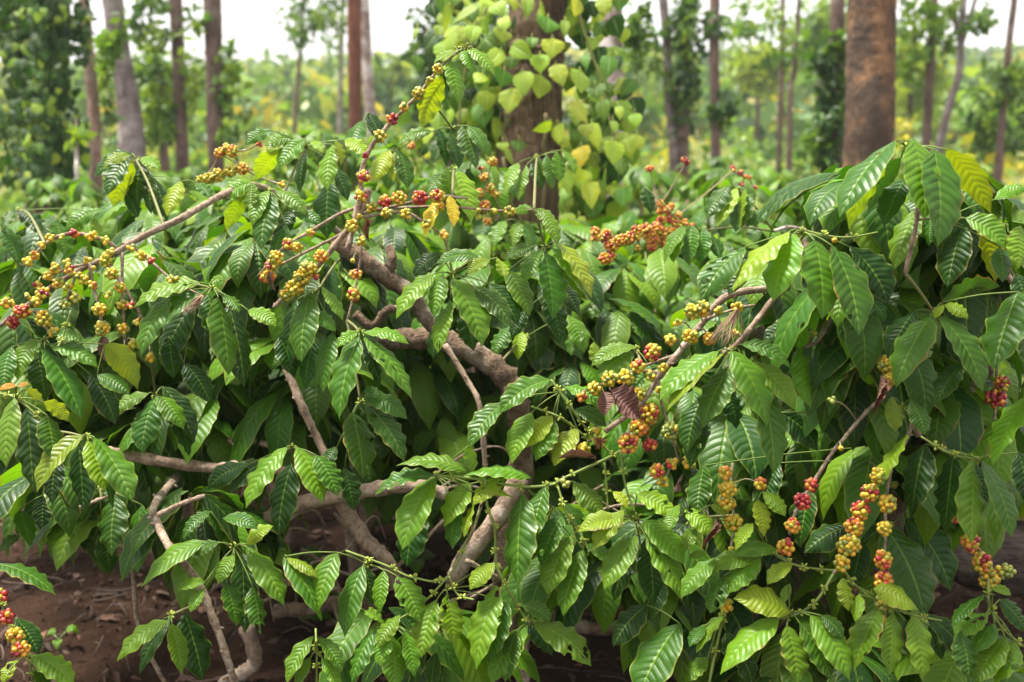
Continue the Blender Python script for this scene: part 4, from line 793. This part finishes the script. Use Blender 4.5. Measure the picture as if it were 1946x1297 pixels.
# ------------------------------------------------------------------ on the ground
mb = MB()
lg = spline([at(1700, 1000, 3.0), at(1800, 1030, 2.95), at(1900, 1060, 2.95), at(2050, 1080, 3.0)], 8); tube(mb, lg, np.linspace(.085, .10, len(lg)), 18, (.2, .2, .2), .04)
tag(mb.build('fallen_log', M['log']), 'weathered grey brown log with cracked grain behind the right bush', 'log')
mb = MB()
for i in range(4200):
    x, y = RNG.uniform(-1.9, 1.9), RNG.uniform(2.2, 5.4); c = np.array([x, y, float(terrain(np.array(x), np.array(y))) + .014]); a = RNG.uniform(0, 6.28); l = RNG.uniform(.02, .085) * RNG.uniform(.5, 1)
    if i % 3 == 0: tube(mb, spline([c, c + np.array([math.cos(a) * l, math.sin(a) * l, RNG.uniform(0, .03)]), c + np.array([math.cos(a + .3) * l * 2.6, math.sin(a + .3) * l * 2.6, RNG.uniform(-.01, .02)])], 2), RNG.uniform(.001, .003), 4, np.array([.11, .075, .055]) * RNG.uniform(.25, 1.))
    elif i % 3 == 1 or i % 5 == 0: leaf(mb, c, c + np.array([math.cos(a) * l, math.sin(a) * l, RNG.uniform(-.012, .03)]), l * RNG.uniform(.3, .6), np.array([RNG.normal(0, .4), RNG.normal(0, .4), 1.]), np.array(random.choice([(.06, .034, .024), (.10, .058, .04), (.04, .025, .018), (.13, .08, .05)])), np.array([RNG.normal(0, .01), 0, .015]), 6, 4, fold=RNG.uniform(-.9, .9), wave=.35, twist=RNG.normal(0, .8))
    else: ball(mb, c - np.array([0, 0, .006]), RNG.uniform(.003, .011), np.array([.034, .017, .010]) * RNG.uniform(.6, 1.4), RNG.normal(0, 1, 3), 6, 4, RNG.uniform(.5, 1.3), False)
tag(mb.build('leaf_litter', M['litter'], smooth=True), 'dry brown leaves and twigs lying on the soil', 'leaf litter', kind='stuff')
def weed(px, py, d, spec, lab):
    c = at(px, py, d); c[2] = float(terrain(np.array(c[0]), np.array(c[1]))); root = empty('weed', c, lab, 'weed', 'weeds on the bare soil')
    mb = MB(); lb = []
    for a, l, h, w, tn in spec:
        dv = np.array([math.cos(a), math.sin(a) * .8, 0]); B = c + dv * .02 + np.array([0, 0, h]); tube(mb, spline([c, c + np.array([0, 0, h * .7]), B], 3), .003, 5, (.1, .13, .05))
        q = MB(); leaf(q, B, B + dv * l + np.array([0, 0, -.01]), w, np.array([0, -.35, 1.]), TONE[tn], np.array([0, 0, .03]), 16, 8); lb.append(q)
    so = mb.build('stem', M['stem'], root, c)
    for q in lb: q.build('leaf', M['leaf'], root, c)
weed(160, 1275, 2.75, [(2.8, .12, .10, .085, 'd'), (.1, .14, .07, .08, 'd'), (-.5, .16, .05, .09, 'd'), (3.6, .10, .06, .08, 'd'), (1.2, .1, .12, .07, 'd')], 'dark broad leaved weed on the soil below the left bush')
weed(110, 1180, 3.3, [(2.6, .035, .06, .03, 'b'), (.4, .035, .07, .03, 'b'), (-1.4, .04, .05, .03, 'b')], 'tiny bright seedling on the dark soil at the left')
weed(830, 640, 6, [(0, .05, .02, .03, 'b')], 'x') if False else None
for px, py, d, lab in [(560, 1010, 3.7, 'leafy weed on dark soil behind the left bush branches'), (790, 1000, 3.9, 'low green weed under the gnarled trunk'), (880, 830, 4.2, 'shaded weed growing behind the gnarled trunk'), (640, 1130, 3.5, 'small weed beside the roots at the middle')]:
    weed(px, py + 40, d, [(RNG.uniform(0, 6.28), RNG.uniform(.08, .14), RNG.uniform(.05, .25), .06, random.choice('mmb')) for i in range(9)], lab)
# ------------------------------------------------------------------ air, sky and light
hz = bpy.data.meshes.new('haze'); xs, ys, zs = (-230, 230), (-30, 190), (-2, 16)
hz.from_pydata([(x, y, z) for x in xs for y in ys for z in zs], [], [(0, 1, 3, 2), (4, 6, 7, 5), (0, 4, 5, 1), (2, 3, 7, 6), (0, 2, 6, 4), (1, 5, 7, 3)])
m, nt, out = newmat('haze_air'); pvn = nt.nodes.new('ShaderNodeVolumePrincipled'); pvn.inputs['Density'].default_value = .0012; pvn.inputs['Color'].default_value = (.93, .96, 1, 1); pvn.inputs['Anisotropy'].default_value = .3
nt.links.new(pvn.outputs[0], out.inputs['Volume']); hz.materials.append(m); ho = bpy.data.objects.new('haze', hz); COL.objects.link(ho); tag(ho, 'thin pale haze hanging over the plantation and hills', 'haze', kind='stuff')
SUN_EL, SUN_AZ = R(70), R(-60)          # azimuth from +Y towards +X
w = bpy.data.worlds.new('World'); sc.world = w; w.use_nodes = True; nt = w.node_tree; nt.nodes.clear(); t = NT(nt)
sky = t.n('ShaderNodeTexSky', sky_type='NISHITA'); sky.sun_disc = False; sky.sun_elevation = SUN_EL; sky.sun_rotation = SUN_AZ; sky.dust_density = 3.; sky.air_density = 1.2
tc = t.n('ShaderNodeTexCoord'); cl = t.noise(tc.outputs['Generated'], 2.2, 6, .55)
c = t.mix(t.step(cl, .3, .6, .8, 1.), sky.outputs[0], (7.4, 7.3, 7.2))
bg = t.n('ShaderNodeBackground'); bg.inputs['Strength'].default_value = .08; t.l(c, bg.inputs['Color'])
wo = t.n('ShaderNodeOutputWorld'); t.l(bg.outputs[0], wo.inputs[0])
sl = bpy.data.lights.new('sun', 'SUN'); sl.energy = 4.8; sl.angle = R(13); sl.color = (1, .95, .86)
so = bpy.data.objects.new('sun', sl); COL.objects.link(so)
dirn = Vector((math.sin(SUN_AZ) * math.cos(SUN_EL), math.cos(SUN_AZ) * math.cos(SUN_EL), math.sin(SUN_EL)))
so.rotation_euler = (-dirn).to_track_quat('-Z', 'Y').to_euler(); so.location = (0, 0, 10)
sc.view_settings.view_transform = 'Standard'; sc.view_settings.look = 'None'; sc.view_settings.exposure = 1.5; sc.view_settings.gamma = 1
sc.render.engine = 'CYCLES'; cy = sc.cycles
cy.max_bounces = 8; cy.diffuse_bounces = 3; cy.glossy_bounces = 2; cy.transmission_bounces = 4; cy.transparent_max_bounces = 8; cy.volume_bounces = 0
cy.use_denoising = True; cy.denoiser = 'OPENIMAGEDENOISE'; cy.use_adaptive_sampling = True; cy.adaptive_threshold = .015; cy.sample_clamp_indirect = 6
